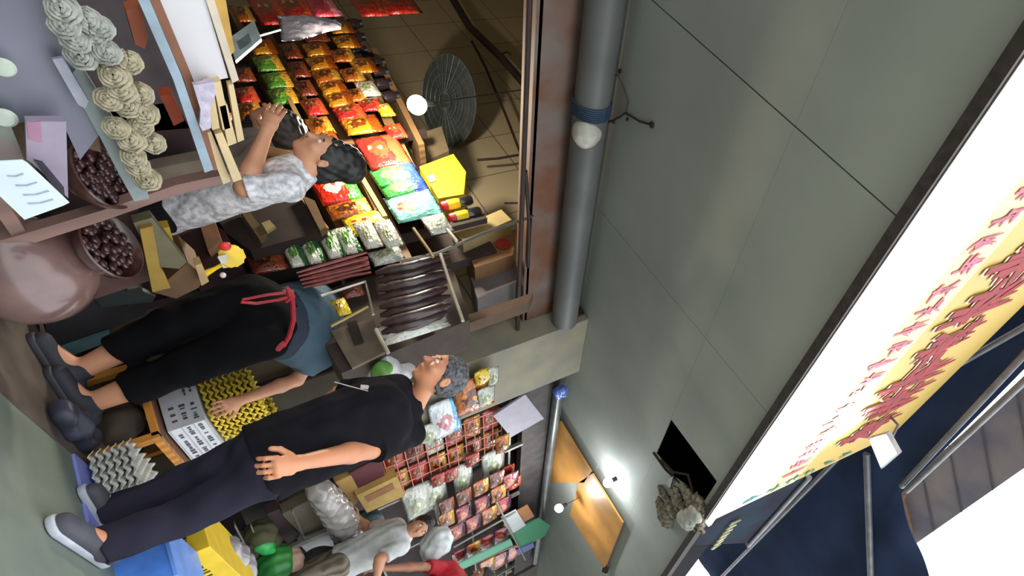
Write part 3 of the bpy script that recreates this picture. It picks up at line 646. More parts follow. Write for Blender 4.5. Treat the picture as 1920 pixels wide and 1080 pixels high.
# big red packs with lilac film at the very top of the photo
for i, (px, py, w_, h_, k) in enumerate(((505, 20, 60, 58, 'red'), (552, 12, 56, 62, 'red'), (600, 6, 60, 56, 'pinkred'), (690, 6, 60, 56, 'red'), (742, 2, 60, 66, 'red'))):
    packet(px, py, w_, h_, k, 'bright red packet hanging above the gold rows, %s from the green packets' % od[i], 'bright red hanging packets', 'x', 2.6)
MC['film_sheet'] = mat('film_sheet', (196, 190, 202), .2, coat=.7, bump=.6, scale=25)
tag(pillow('film_sheet', [X(528, 78, 2.55), X(640, 58, 2.55), X(640, 34, 2.55), X(520, 30, 2.55)], (1, 0, 0), MC['film_sheet'], None, .05, .02), 'crumpled lilac-white plastic film under the red hanging packets', 'film')
t = thing('small_scale', 'small white square digital scale display with a grey screen beside the foam board', 'scale', X(460, 78, 2.4))
B().prism([X(428, 72, 2.4), X(476, 38, 2.4), (X(490, 72, 2.4)), X(441, 114, 2.4)], (.02, 0, 0), .003).done('housing', mat('scale_white', (200, 218, 220), .35), t)
B().prism([X(444, 78, 2.397), X(466, 62, 2.397), X(472, 78, 2.397), X(450, 93, 2.397)], (.004, 0, 0)).done('screen', mat('screen_grey', (128, 140, 148), .3), t)
B().tube([X(484, 68, 2.41), X(526, 56, 2.41)], .006, 8).done('arm', mat('scale_white', (200, 218, 220), .35), t)

# rack steelwork
ra = thing('display_rack', 'dark steel and wood rack carrying the snack packets along the tan wall', 'rack', V((3.1, 3.6, 0)))
dw = mat('rack_wood', (112, 84, 52), .7, var=.2, wave=6); dd = mat('rack_dark', (44, 30, 26), .8)
def board(x0, pa, pb, wpx, name='shelf', m_=dw, dep=.06):
    """a level board whose front edge shows between two pixels"""
    a, b_ = X(*pa, x0), X(*pb, x0); hz = wpx * (a - CAM_V).length / FL
    B().prism([a - V((0, 0, hz / 2)), b_ - V((0, 0, hz / 2)), b_ + V((0, 0, hz / 2)), a + V((0, 0, hz / 2))], (dep, 0, 0)).done(name, m_, ra)
CAM_V = V((0, 0, H))
board(3.10, (555, 70), (790, 545), 14, dep=.3); board(3.10, (630, 20), (800, 380), 12, dep=.3); board(3.10, (500, 60), (700, 430), 10, dep=.3); board(3.10, (430, 10), (640, 430), 8, dep=.3); board(3.10, (700, 90), (790, 270), 8, dep=.3)
for a, b_ in (((560, 360), (612, 428)), ((655, 292), (722, 405)), ((600, 300), (540, 180))): board(2.98, a, b_, 7, 'edge_strip', mat('wood_pale', (150, 122, 72), .6), .03)
B().box((3.42, 3.25, 0), (3.5, 7.2, 2.55)).done('back_panel', dd, ra)
for yy in (3.3, 4.4, 5.6, 6.9): B().box((3.12, yy, 0), (3.17, yy + .05, 2.5)).done('post', dd, ra)
# dark wood crates under the packets: divided counter
cb = thing('counter_bins', 'dark wooden counter with open divided bins below the packets', 'counter', V((2.9, 3.4, 0)))
def cell(pts, m_, th=.05, ax='x', val=2.85, par=None, name='divider'):
    return B().prism([at(a, b_, ax, val) for a, b_ in pts], NV[ax] * th).done(name, m_, par)
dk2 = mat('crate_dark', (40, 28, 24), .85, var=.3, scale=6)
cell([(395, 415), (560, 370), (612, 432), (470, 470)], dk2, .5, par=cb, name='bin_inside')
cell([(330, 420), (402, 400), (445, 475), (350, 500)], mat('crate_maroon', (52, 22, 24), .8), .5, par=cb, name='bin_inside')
cell([(448, 392), (462, 388), (500, 440), (486, 448)], mat('crate_olive', (86, 72, 40), .8), .04, val=2.8, par=cb)
cell([(566, 366), (590, 376), (612, 425), (600, 432)], mat('rack_wood2', (98, 72, 44), .7), .05, val=2.82, par=cb)
cell([(490, 418), (505, 412), (516, 424), (500, 434)], mat('straw', (150, 136, 90), .8), .02, val=2.79, par=cb, name='straw_wad')
cell([(372, 412), (398, 404), (415, 450), (390, 470)], mat('carton_brown', (120, 84, 60), .8), .08, val=2.8, par=cb, name='carton_flap')
# yellow carton, brown cartons, sauce bottles on top of the rack
def carton(name, lab, quad, ax, val, dep, c, cat='box', face=None, side=None):
    pts = [at(a, b_, ax, val) for a, b_ in quad]; t = thing(name, lab, cat, min(pts, key=lambda p: p.z))
    B().prism(pts, NV[ax] * dep, .006).done('carton_body', mat('card_%d_%d_%d' % c, c, .7, var=.08, scale=6), t)
    if face:
        cen = sum(pts, V()) / len(pts); f_, cc = face
        B().prism([cen + (p - cen) * f_ - NV[ax] * .004 for p in pts], NV[ax] * .003).done('print', mat('print_%d_%d_%d' % cc, cc, .6), t)
    return t
t = carton('yellow_carton', 'bright yellow carton standing on the rack beside the teal packet', [(786, 312), (850, 288), (874, 322), (808, 346)], 'x', 3.2, .22, (226, 208, 30))
B().prism([X(800, 330, 3.19), X(812, 326, 3.19), X(818, 338, 3.19), X(806, 342, 3.19)], (.004, 0, 0)).done('pink_label', mat('label_pink', (214, 170, 150), .6), t)
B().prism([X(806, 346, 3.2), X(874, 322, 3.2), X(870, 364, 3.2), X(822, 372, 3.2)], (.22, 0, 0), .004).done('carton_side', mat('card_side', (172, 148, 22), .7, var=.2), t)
carton('cardboard_box', 'open grey-brown cardboard box behind the yellow carton', [(750, 262), (828, 236), (842, 282), (790, 304)], 'x', 3.35, .25, (112, 98, 74))
carton('cardboard_box', 'long tan cardboard box below the black-capped bottles', [(846, 432), (940, 392), (960, 412), (868, 452)], 'x', 3.3, .2, (150, 132, 88))
t = carton('cardboard_box', 'brown cardboard box with a red print below the iron strut', [(872, 462), (970, 428), (962, 478), (890, 502)], 'x', 3.45, .3, (122, 88, 56))
B().lathe([(0, 0), (.06, 0), (.06, .006), (0, .006)], X(943, 458, 3.445), (-1, 0, 0)).done('red_print', mat('print_red', (150, 40, 30), .6), t)
carton('grey_carton', 'dull grey box above the hanging cured meat', [(882, 520), (985, 482), (995, 516), (895, 560)], 'x', 3.6, .3, (98, 90, 90))
for i, (px, py) in enumerate(((852, 382), (868, 404))):
    c = X(px, py, 3.12); c2 = c + V((0, -.0, 0)); u_ = V((0, 0, 1)); t = thing('sauce_bottle', '%s of the two black-capped sauce bottles with red and yellow labels' % ('upper' if i == 0 else 'lower'), 'bottle', c - V((0, 0, .1)), 'black-capped sauce bottles')
    B().lathe([(.03, -.1), (.036, -.09), (.036, -.02), (.036, .0)], c).done('body', mat('label_red', (196, 40, 34), .4), t, True)
    B().lathe([(.037, -.055), (.038, -.05), (.038, .02), (.034, .035)], c).done('label', mat('label_yellow', (230, 196, 30), .4), t, True)
    B().lathe([(.034, .034), (.038, .05), (.038, .12), (.03, .135), (0, .137)], c).done('cap', mat('cap_black', (24, 24, 26), .25, coat=.5), t, True)
# dark jars at the far top end
for i, (px, py) in enumerate(((668, 70), (672, 95), (706, 118), (712, 136), (718, 158), (732, 182), (664, 45))):
    c = X(px, py, 3.1); t = thing('dark_jar', 'dark glass jar at the top of the rack, %s from the red hanging packets' % od[i], 'jar', c - V((0, 0, .06)), 'dark jars on the rack top')
    B().lathe([(.02, -.06), (.045, -.055), (.05, 0), (.042, .035), (.03, .045)], c).done('body', mat('glass_dark', (38, 30, 34), .15, coat=.6), t, True)
    B().lathe([(.033, .042), (.035, .07), (0, .073)], c).done('lid', mat('cap_black', (24, 24, 26), .25, coat=.5), t, True)

# ------------------------------------------------------------------ hanging cured meat and its rails
ml = mat('cured_dark', (56, 32, 33), .42, var=.3, scale=14, coat=.5, bump=.5); ml2 = mat('cured_red', (120, 44, 40), .4, var=.25, scale=20, coat=.4)
XS = 2.98
for i in range(8):
    t_ = i / 7; a = (842 - 4 * math.sin(i * 2), 478 + 108 * t_); b_ = (704 + 12 * t_, 512 + 112 * t_); mid = (773 + 6 * t_, 500 + 108 * t_)
    A, M_, Bq = X(*a, XS + .03 * (i % 2)), X(*mid, XS + .03 * (i % 2) - .03), X(*b_, XS + .03 * (i % 2))
    o = B().tube([A, A.lerp(M_, .3), M_, M_.lerp(Bq, .6), Bq], [.012, .03, .036, .034, .012], 10).done('cured_sausage', ml, None, True)
    tag(o, 'thick dark cured sausage, %s from the red strips side of the hanging bunch' % od[i], 'sausage', 'thick dark cured sausages')
for i in range(9):
    t_ = i / 8; a = (688 + 6 * t_, 474 + 28 * t_); b_ = (556 + 10 * t_, 512 + 18 * t_)
    A, Bq = X(*a, 2.9), X(*b_, 2.9); A.x += .02 * (i % 3); Bq.x += .02 * (i % 3)
    o = B().tube([A, A.lerp(Bq, .3) + V((0, .012 * math.sin(i), 0)), A.lerp(Bq, .7), Bq], [.006, .012, .013, .006], 8).done('meat_strip', ml2, None, True)
    tag(o, 'thin red dried meat strip, %s from the noodle bags side' % od[i], 'dried meat', 'thin red dried meat strips')
st = mat('steel_bright', (160, 156, 148), .3, metal=.7)
def rail(pts, r, lab, name='steel_rail', m_=st, ax='x', val=2.86):
    return tag(B().tube([at(a, b_, ax, val) for a, b_ in pts], r, 8).done(name, m_, None, True), lab, 'rail')
rail([(602, 555), (685, 528), (700, 590)], .009, 'bent bright steel rail left of the cured sausages')
rail([(460, 462), (530, 436), (540, 450)], .01, 'grey steel bar above the yellow round tag')
rail([(705, 618), (716, 640), (728, 662)], .012, 'short pale rod end beside the pillar', m_=mat('rod_pale', (168, 160, 140), .5))
rail([(826, 476), (848, 545), (868, 602)], .011, 'knotted pale rope rail along the top of the cured sausages', m_=mat('rod_pale', (168, 160, 140), .5))
rail([(775, 428), (805, 470), (812, 482)], .01, 'short wooden stick above the cured sausages', m_=mat('wood_pale', (150, 122, 72), .6))
rail([(838, 430), (856, 452)], .012, 'white stick under the tan cardboard box', m_=mat('stick_white', (200, 196, 176), .5))
rail([(620, 612), (690, 575)], .008, 'dull brass rod behind the bending woman', m_=mat('brass_dull', (150, 130, 70), .4, metal=.5))
rail([(752, 490), (820, 475), (900, 440), (1000, 405)], .011, 'long grey steel rod from the sausages up to the beam', m_=mat('rod_grey', (100, 96, 90), .4, metal=.5), val=2.9)
rail([(985, 320), (992, 420), (990, 500)], .014, 'dark upright-looking hanger rod beside the rusty beam', m_=dk, ax='y', val=2.96)
# cream slabs under the sausages, tan film over the cut bags
packet(775, 612, 40, 130, 'clear', 'pale bundle of dried noodles in film under the cured sausages', None, 'x', 3.02, th=.06)
packet(725, 480, 30, 60, 'clear', 'pale bundle in film between the noodle bags and the cured sausages', None, 'x', 3.0, th=.06)
packet(820, 420, 40, 44, 'clear', 'pinkish clear film bag under the teal packet', None, 'x', 2.95, th=.05)
packet(640, 575, 34, 26, 'yellow', 'yellow packet behind the bent steel rail', None, 'x', 2.95, th=.04)
packet(660, 545, 26, 40, 'brown', 'dark packet behind the bent steel rail', None, 'x', 2.97, th=.04)
packet(500, 490, 44, 70, 'brown', 'brown snack packet above the bending woman\'s shoulder', None, 'x', 2.95, th=.04)
dp = thing('drawer_chest', 'drab wooden chest with dark drawer gaps behind the bending woman', 'chest', X(640, 660, 3.3))
cell([(560, 560), (840, 470), (880, 600), (640, 700)], mat('chest_dark', (66, 52, 46), .8), .3, val=3.25, par=dp, name='carcass')
cell([(620, 620), (700, 596), (722, 660), (660, 690)], mat('chest_front', (112, 98, 82), .8), .02, val=3.2, par=dp, name='drawer_front')
cell([(650, 605), (668, 600), (682, 640), (664, 646)], dk2, .01, val=3.18, par=dp, name='drawer_gap')
cell([(850, 600), (1000, 548), (990, 568), (862, 612)], mat('chest_brown', (88, 66, 50), .8), .1, val=3.3, par=dp, name='cross_rail')

# ------------------------------------------------------------------ people in front of the shops
skinA = mat('skin_tan', (196, 140, 108), .5, var=.05, scale=6); skinB = mat('skin_brown', (158, 108, 84), .5, var=.05, scale=6); skinC = mat('skin_warm', (204, 138, 102), .5, var=.06, scale=5)
blk = mat('cloth_black', (26, 25, 30), .9, var=.1); navy = mat('cloth_navy', (44, 42, 56), .9, var=.1, scale=3)
# the man in black, seen from behind, right arm hanging
yM = 1.88
J = dict(head=Y(828, 703, 1.98), neck=Y(788, 752, 1.95), chest=Y(715, 778, yM), pelvis=Y(515, 858, yM), shL=Y(742, 728, 2.02), shR=Y(768, 812, 1.84),
         elR=Y(694, 842, 1.74), wrR=Y(560, 868, 1.66), elL=Y(640, 740, 2.2), wrL=Y(600, 770, 2.4), hipL=Y(500, 838, 1.95), hipR=Y(490, 890, 1.84),
         knL=Y(355, 905, 2.02), knR=Y(350, 965, 1.84))
toR, heR = Z(118, 968, .0), Z(178, 1062, .0); toL = Z(172, 912, .0)
J['anR'] = Y(205, 1020, 1.80); J['anL'] = Y(222, 958, 2.05); J['toR'] = Z(112, 985, .03); J['toL'] = Z(168, 925, .03)
t, sh = human('man in a black polo shirt and dark trousers standing with his back turned', V((2.8, 1.9, 0)), J, (-.25, 1, 0), (-.80, .58, -.12), (.1, -.08, 1),
      skinC, blk, navy, mat('hair_grey', (92, 92, 96), .8, var=.4, scale=60), mat('shoe_charcoal', (70, 70, 80), .7, var=.1), sleeve=.92, hc=1.12, slk=1.25, hsc=1.22, armk=1.22, curl=1.5, bulk=1.1, legk=1.1, hs=1.16,
      palm={'R': (.8, .6, 0), 'tR': -1}, vox=.0065)
# white piping on the shoulder
B().tube([Y(627, 716, 1.98), Y(655, 724, 1.93), Y(690, 733, 1.9)], .0025, 6).done('piping', mat('piping_white', (170, 168, 170), .6), sh, True)
B().prism([Y(678, 724, 1.9), Y(692, 725, 1.9), Y(690, 730, 1.88), Y(677, 729, 1.88)], (0, .01, 0)).done('shoulder_badge', mat('piping_white', (170, 168, 170), .6), sh)

# the bending woman in a teal top and apron
yL = 3.0
J = dict(head=V((0, 0, 0)), neck=V((0, 0, 0)), pelvis=Y(500, 602, 2.81), chest=Y(578, 612, 2.97), shL=Y(596, 570, 3.11), shR=Y(594, 655, 2.85),
         elR=Y(556, 712, 2.75), wrR=Y(448, 752, 2.55), elL=Y(560, 560, 3.23), wrL=Y(500, 540, 3.28), hipL=Y(475, 562, 2.90), hipR=Y(475, 635, 2.70), knL=Y(325, 608, 2.86), knR=Y(345, 690, 2.69))
J['anL'] = Y(150, 694, 2.83); J['anR'] = Y(168, 757, 2.69); J['toL'] = V((J['anL'].x - .16, J['anL'].y + .1, .03)); J['toR'] = V((J['anR'].x - .16, J['anR'].y + .1, .03))
J['head'] = J['chest'] + V((.13, .36, -.02)); J['neck'] = J['chest'] + V((.06, .2, .03))
t, sh = human('woman bending over the egg trays in a slate-blue top, apron and black cropped trousers', V((3.15, 2.8, 0)), J, (.3, .8, -.5), (.3, .6, -.8), (.3, .75, .5),
      skinA, mat('cloth_slate', (66, 90, 106), .85, var=.06), mat('cloth_black2', (13, 13, 16), .9, var=.1), mat('hair_black', (26, 24, 26), .5), mat('shoe_dark', (40, 42, 50), .7), sleeve=.72, hc=.62, bulk=1.3, hem=.10,
      palm={'R': (.4, .2, -.9)}, vox=.009, curl=.5, legk=1.22, chestk=1.3, solec=(50, 50, 56))
# apron skirt round the hips and red apron strings
pe, ch = J['pelvis'], J['chest']; lat = (J['shR'] - J['shL']).normalized(); up = (ch - pe).normalized()
solid('apron', [C(pe + up * .0, pe + up * .12, .165, .172, w=lat, s=1.3, k=.01, fa=True, fb=True)], mat('apron_navy', (40, 50, 68), .85), t, .009, .003, 40)
ar = mat('string_red', (170, 34, 48), .6)
B().tube([Y(546, 545, 2.69), Y(549, 570, 2.66), Y(550, 600, 2.64), Y(542, 630, 2.63), Y(530, 650, 2.62)], .013, 8).done('apron_string', ar, t, True)
B().tube([Y(546, 548, 2.67), Y(500, 553, 2.66), Y(455, 562, 2.65), Y(452, 566, 2.64), Y(480, 569, 2.64), Y(520, 563, 2.65), Y(544, 556, 2.65)], .008, 8).done('bow_loop', ar, t, True)
B().tube([Y(538, 538, 2.67), Y(546, 556, 2.65), Y(536, 566, 2.65)], [.008, .02, .01], 8).done('knot', ar, t, True)
B().tube([Y(534, 642, 2.61), Y(520, 652, 2.60), Y(505, 656, 2.60)], [.014, .024, .01], 8).done('knot', ar, t, True)
B().tube([Y(500, 656, 2.60), Y(486, 664, 2.60)], [.02, .022], 8).done('purse', mat('purse_maroon', (70, 30, 36), .6), t, True)

# woman in the patterned blouse, leaning, dark hair tied up
def dpt(px, py, d): return V(R3 @ np.array([(px - PX) / FL, (py - PY) / FL, 1.]) * d + CAM)
J = dict(head=dpt(606, 288, 3.06), neck=dpt(585, 312, 3.04), chest=dpt(530, 335, 3.02), pelvis=dpt(330, 396, 3.08), shL=dpt(545, 312, 3.2), shR=dpt(540, 350, 2.9),
         elR=dpt(458, 352, 2.82), wrR=dpt(500, 246, 2.9), elL=dpt(500, 300, 3.3), wrL=dpt(560, 290, 3.35), hipL=dpt(300, 390, 3.15), hipR=dpt(300, 410, 3.0))
for s, dy in (('L', .06), ('R', -.06)):
    J['kn' + s] = V((J['hip' + s].x - .05, J['hip' + s].y + .02, .42)); J['an' + s] = V((J['hip' + s].x - .1, J['hip' + s].y + dy, .09)); J['to' + s] = J['an' + s] + V((-.12, .1, -.06))
def tail(c, f, u, l):
    return [El(c + u * .10 - f * .05, (.09, .10, .085), f, u, k=.03), El(c + u * .07 - f * .04 - l * .07, (.05, .06, .06), f, u, k=.03), El(c - f * .1 - u * .03, (.07, .06, .1), f, u, k=.03)]
t, sh = human('woman in a pale grey-patterned blouse, black hair pinned up, one forearm raised', V((2.4, 3.0, 0)), J, (-.5, .85, 0), (-.95, .15, -.05), (.2, -.2, 1),
      skinA, mat('blouse_print', (228, 226, 230), .8, c2=(158, 158, 164), scale=34), blk, mat('hair_black', (26, 24, 26), .5), mat('shoe_dark', (40, 42, 50), .7), sleeve=.95, bulk=.72, extra=tail, vox=.0075, hem=.14, palm={'R': (1, .2, 0)}, curl=.3)
# second woman behind her, head in the gap
J = dict(head=dpt(520, 232, 3.45), neck=dpt(500, 258, 3.42), chest=dpt(470, 290, 3.4), pelvis=dpt(330, 345, 3.4), shL=dpt(480, 255, 3.55), shR=dpt(490, 300, 3.28), elR=dpt(420, 330, 3.25), wrR=dpt(400, 360, 3.3), elL=dpt(430, 270, 3.6), wrL=dpt(420, 240, 3.7), hipL=dpt(300, 340, 3.5), hipR=dpt(300, 360, 3.35))
for s, dy in (('L', .06), ('R', -.06)):
    J['kn' + s] = V((J['hip' + s].x, J['hip' + s].y + .02, .42)); J['an' + s] = V((J['hip' + s].x, J['hip' + s].y + dy, .09)); J['to' + s] = J['an' + s] + V((-.12, .1, -.06))
def bob(c, f, u, l): return [El(c - f * .05 + u * .02, (.1, .11, .12), f, u, k=.02), El(c - f * .04 - u * .1 - l * .03, (.08, .08, .07), f, u, k=.03)]
t, sh = human('woman in a taupe top, half hidden behind the one in the patterned blouse', V((2.6, 3.5, 0)), J, (-.5, .85, 0), (-.9, .3, 0), (.2, -.1, 1),
      skinB, mat('cloth_taupe', (120, 108, 98), .85), blk, mat('hair_black', (26, 24, 26), .5), mat('shoe_dark', (40, 42, 50), .7), sleeve=.8, bulk=.7, extra=bob, vox=.01, palm={'R': (1, .2, 0)})
tag(solid('strap', [C(dpt(500, 285, 3.15), dpt(535, 292, 3.12), .03, .03, k=.01), C(dpt(535, 292, 3.12), dpt(575, 300, 3.1), .025, .02, k=.01)], mat('strap_beige', (190, 150, 100), .7), None, .008), 'beige shoulder bag strap between the two women', 'strap')
# customers further along
J = dict(head=dpt(788, 987, 5.35), neck=dpt(768, 996, 5.3), chest=dpt(738, 1008, 5.3), pelvis=dpt(650, 1050, 5.2), shL=dpt(742, 988, 5.4), shR=dpt(750, 1024, 5.2), elR=dpt(712, 1048, 5.0), wrR=dpt(706, 1086, 5.0), elL=dpt(690, 990, 5.5), wrL=dpt(670, 970, 5.5), hipL=dpt(640, 1045, 5.3), hipR=dpt(640, 1060, 5.1))
for s, dy in (('L', .08), ('R', -.08)):
    J['kn' + s] = V((J['hip' + s].x, J['hip' + s].y + .02, .42)); J['an' + s] = V((J['hip' + s].x, J['hip' + s].y + dy, .09)); J['to' + s] = J['an' + s] + V((-.12, .1, -.06))
human('seller in a white shirt with short dark hair standing among the far goods', V((5.3, 2.15, 0)), J, (-1, -.2, 0), (-.75, -.6, -.1), (0, 0, 1), skinA, mat('cloth_white', (200, 202, 204), .8), mat('stripe', (140, 130, 116), .8, c2=(92, 80, 66), wave=9), mat('hair_dark', (34, 28, 28), .6), mat('shoe_dark', (40, 42, 50), .7), vox=.012, shvox=.01)
J = dict(head=dpt(905, 1084, 5.9), neck=dpt(880, 1090, 5.85), chest=dpt(848, 1092, 5.8), pelvis=dpt(760, 1140, 5.6), shL=dpt(846, 1066, 5.95), shR=dpt(850, 1110, 5.7), elR=dpt(790, 1120, 5.5), wrR=dpt(740, 1125, 5.4), elL=dpt(790, 1062, 5.6), wrL=dpt(712, 1066, 5.3), hipL=dpt(750, 1130, 5.7), hipR=dpt(750, 1160, 5.5))
for s, dy in (('L', .08), ('R', -.08)):
    J['kn' + s] = V((J['hip' + s].x, J['hip' + s].y + .02, .42)); J['an' + s] = V((J['hip' + s].x, J['hip' + s].y + dy, .09)); J['to' + s] = J['an' + s] + V((-.12, .1, -.06))
human('customer in a red short-sleeved shirt reaching an arm forward at the far shop', V((5.8, 1.7, 0)), J, (-.5, .85, 0), (-.6, .8, -.2), (0, 0, 1), skinB, mat('cloth_red', (178, 24, 40), .8), blk, mat('hair_dark', (34, 28, 28), .6), mat('shoe_dark', (40, 42, 50), .7), vox=.012)

# ------------------------------------------------------------------ wooden bench, egg cartons and egg trays in front of the pillar
wo = mat('wood_orange', (200, 132, 52), .55, var=.15, wave=5); zb = .29
t = thing('wooden_bench', 'low orange-brown wooden bench under the egg cartons', 'bench', (3.45, 2.7, 0))
B().box((3.2, 2.45, zb - .03), (3.24, 2.98, zb)).box((3.2, 2.43, zb - .035), (4.04, 2.47, zb)).box((3.24, 2.94, zb - .03), (4.04, 2.98, zb)).done('top_frame', wo, t)
B().box((3.24, 2.47, zb - .025), (4.04, 2.94, zb - .008)).done('top_boards', mat('wood_brown', (110, 70, 44), .7, wave=4), t)
for x_, y_ in ((3.205, 2.435), (3.205, 2.935), (4.0, 2.435), (4.0, 2.935)): B().box((x_, y_, 0), (x_ + .04, y_ + .04, zb - .03)).done('leg', wo, t)
def marks(x0, y0_, z0_, x1, z1, rows, face, par, m_, seed=1, name='printed_text'):
    """rows of little printed strokes on a box face; face 'y' looks to the street, 'x' looks along it"""
    r_ = random.Random(seed); b = B()
    for k in range(rows):
        zc = z1 - (z1 - z0_) * (k + .5) / rows; hh = (z1 - z0_) / rows * .3; q = x0
        while q < x1 - .01:
            w_ = r_.uniform(.006, .022)
            if r_.random() < .75:
                a = r_.uniform(.5, 1)
                if face == 'y': b.box((q, y0_ - .002, zc - hh * a), (q + w_, y0_, zc + hh * a))
                else: b.box((y0_ - .002, q, zc - hh * a), (y0_, q + w_, zc + hh * a))
            q += w_ + r_.uniform(.004, .009)
    return b.done(name, m_, par)
ink = mat('ink_grey', (84, 86, 90), .7)
t = thing('egg_carton', 'white printed carton on the wooden bench beside the bending woman', 'carton', (3.53, 2.72, zb))
B().box((3.37, 2.57, zb + .001), (3.71, 2.90, .47), .004).done('box_body', mat('carton_white', (208, 212, 218), .6, var=.04), t)
for k in range(3): marks(3.385, 2.57, .31 + .053 * k, 3.70, .35 + .053 * k, 1, 'y', t, ink, k + 2)
marks(2.60, 3.37, .31, 2.72, .46, 3, 'x', t, ink, 7); marks(2.78, 3.37, .40, 2.88, .46, 2, 'x', t, ink, 8)
for k in range(4): B().box((3.375, 2.567, .30 + .055 * k), (3.705, 2.57, .304 + .055 * k)).done('ridge', mat('carton_line', (170, 176, 186), .6), t)
t = thing('egg_carton', 'grey-white carton standing on the bench between the first carton and the pillar', 'carton', (3.87, 2.72, zb))
B().box((3.73, 2.60, zb + .001), (4.03, 2.90, .5), .004).done('box_body', mat('carton_white', (208, 212, 218), .6, var=.04), t); marks(2.62, 3.73, .42, 2.88, .49, 1, 'x', t, ink, 9)
def egg_tray(cx, cy, z_, sx, sy, n, m_, lab, grp, par=None, eggs=None):
    """moulded tray: a sheet of cups n x n with raised corners"""
    bm = bmesh.new(); k = n * 6; g = []
    for i in range(k + 1):
        row = []
        for j in range(k + 1):
            u, v = i / k, j / k; h = .013 * math.cos(2 * math.pi * n * u) * math.cos(2 * math.pi * n * v) + (.008 if i in (0, k) or j in (0, k) else 0)
            row.append(bm.verts.new((cx + (u - .5) * sx, cy + (v - .5) * sy, z_ + .022 + h)))
        g.append(row)
    for i in range(k):
        for j in range(k): bm.faces.new((g[i][j], g[i + 1][j], g[i + 1][j + 1], g[i][j + 1]))
    r_ = bmesh.ops.extrude_face_region(bm, geom=bm.faces[:])
    for v in [q for q in r_['geom'] if isinstance(q, bmesh.types.BMVert)]: v.co.z -= .006
    bmesh.ops.recalc_face_normals(bm, faces=bm.faces[:]); me = bpy.data.meshes.new('egg_tray'); bm.to_mesh(me); bm.free()
    return tag(link('egg_tray', me, m_, None, True), lab, 'egg tray', grp)
ye = mat('tray_yellow', (240, 214, 78), .7, var=.12, scale=10)
for s_, (cx, cy, z_, nn) in enumerate(((3.54, 2.73, .472, 9), (3.87, 2.73, .502, 9))):
    for k in range(nn):
        egg_tray(cx + .006 * math.sin(k * 3), cy + .005 * math.cos(k * 2), z_ + .03 * k, .29, .29, 5, ye, 'yellow moulded egg tray, %s from the bottom of the stack %s' % (od[k], ('on the printed white carton', 'next to the pillar')[s_]), 'yellow egg trays')
TC = Z(243, 903, .12); wt = mat('tray_white', (206, 206, 198), .7, var=.1, scale=10)
t = thing('lilac_crate', 'lilac-blue plastic crate beside the white egg trays on the floor', 'crate', (3.28, 2.2, 0))
bc = mat('crate_blue', (128, 138, 214), .4, var=.05)
B().box((3.02, 1.98, 0), (3.5, 2.36, .012)).done('crate_floor', bc, t)
for a in (((3.30, 2.34, .012), (3.5, 2.36, .14)), ((3.48, 1.98, .012), (3.5, 2.34, .18)), ((3.3, 1.98, .012), (3.48, 2.0, .05))): B().box(*a).done('crate_side', bc, t)
for k in range(6): egg_tray(TC.x, TC.y, .014 + .03 * k, .27, .30, 5, wt, 'white egg tray in the lilac crate, %s from the bottom' % od[k], 'white egg trays')
B().prism([V((3.31, 2.02, .15)), V((3.44, 2.02, .15)), V((3.44, 2.33, .15)), V((3.31, 2.33, .15))], (0, 0, .006)).done('crate_liner', mat('liner_lilac', (196, 196, 222), .5), t)
# yellow printed box and bright blue crate right of the man's shoes
t = thing('yellow_printed_box', 'yellow cardboard box with dark printing behind the man\'s trousers', 'box', (3.95, 2.1, 0))
B().box((3.62, 1.95, .001), (4.5, 2.30, .27), .005).done('box_body', mat('box_yellow', (224, 188, 34), .6, var=.06), t)
marks(3.68, 1.95, .06, 4.4, .2, 2, 'y', t, mat('ink_dark', (70, 60, 30), .7), 21); marks(2.0, 3.62, .06, 2.25, .2, 2, 'x', t, mat('ink_dark', (70, 60, 30), .7), 22)
t = thing('bright_blue_crate', 'bright blue plastic crate on the floor beside the yellow box', 'crate', (3.4, 1.8, 0))
bb = mat('crate_bright', (86, 140, 232), .35)
B().box((3.2, 1.66, 0), (3.6, 1.93, .02)).done('crate_floor', bb, t)
for a in (((3.2, 1.66, .02), (3.6, 1.68, .2)), ((3.2, 1.91, .02), (3.6, 1.93, .2)), ((3.2, 1.68, .02), (3.22, 1.91, .2)), ((3.58, 1.68, .02), (3.6, 1.91, .2))): B().box(*a).done('crate_side', bb, t)
B().box((3.19, 1.65, .2), (3.61, 1.94, .215)).done('crate_lid', mat('crate_lidblue', (110, 156, 236), .35), t)
solid('plastic_bag', [El(V((3.15 + .06 * i, 1.5 + .03 * math.sin(i * 2), .06)), (.09, .06, .06), (1, .2 * i, 0), k=.04) for i in range(4)], mat('film_green', (150, 176, 160), .3, coat=.5), None, .012, .006, 40)
tag(bpy.data.objects['plastic_bag.001'], 'pale green plastic bag on the floor in front of the blue crate', 'bag')

# ------------------------------------------------------------------ the far shop
YB = 2.98
t = thing('wall_shelving', 'dark wooden shelving filling the far shop opening', 'shelving', (7, 3.2, 0))
B().box((4.95, 3.28, 0), (10.8, 3.32, 3.05)).done('back_panel', mat('shelf_back', (62, 50, 48), .85, var=.25, scale=3), t)
for z_ in (.45, .95, 1.5, 2.05, 2.55): B().box((4.95, 2.96, z_ - .012), (10.8, 3.28, z_ + .012)).done('shelf', mat('shelf_steel', (128, 126, 118), .45, metal=.3), t)
for x_ in (4.95, 6.1, 7.4, 8.8, 10.2): B().box((x_, 2.93, 0), (x_ + .04, 2.97, 2.7)).done('upright', mat('shelf_steel', (128, 126, 118), .45, metal=.3), t)
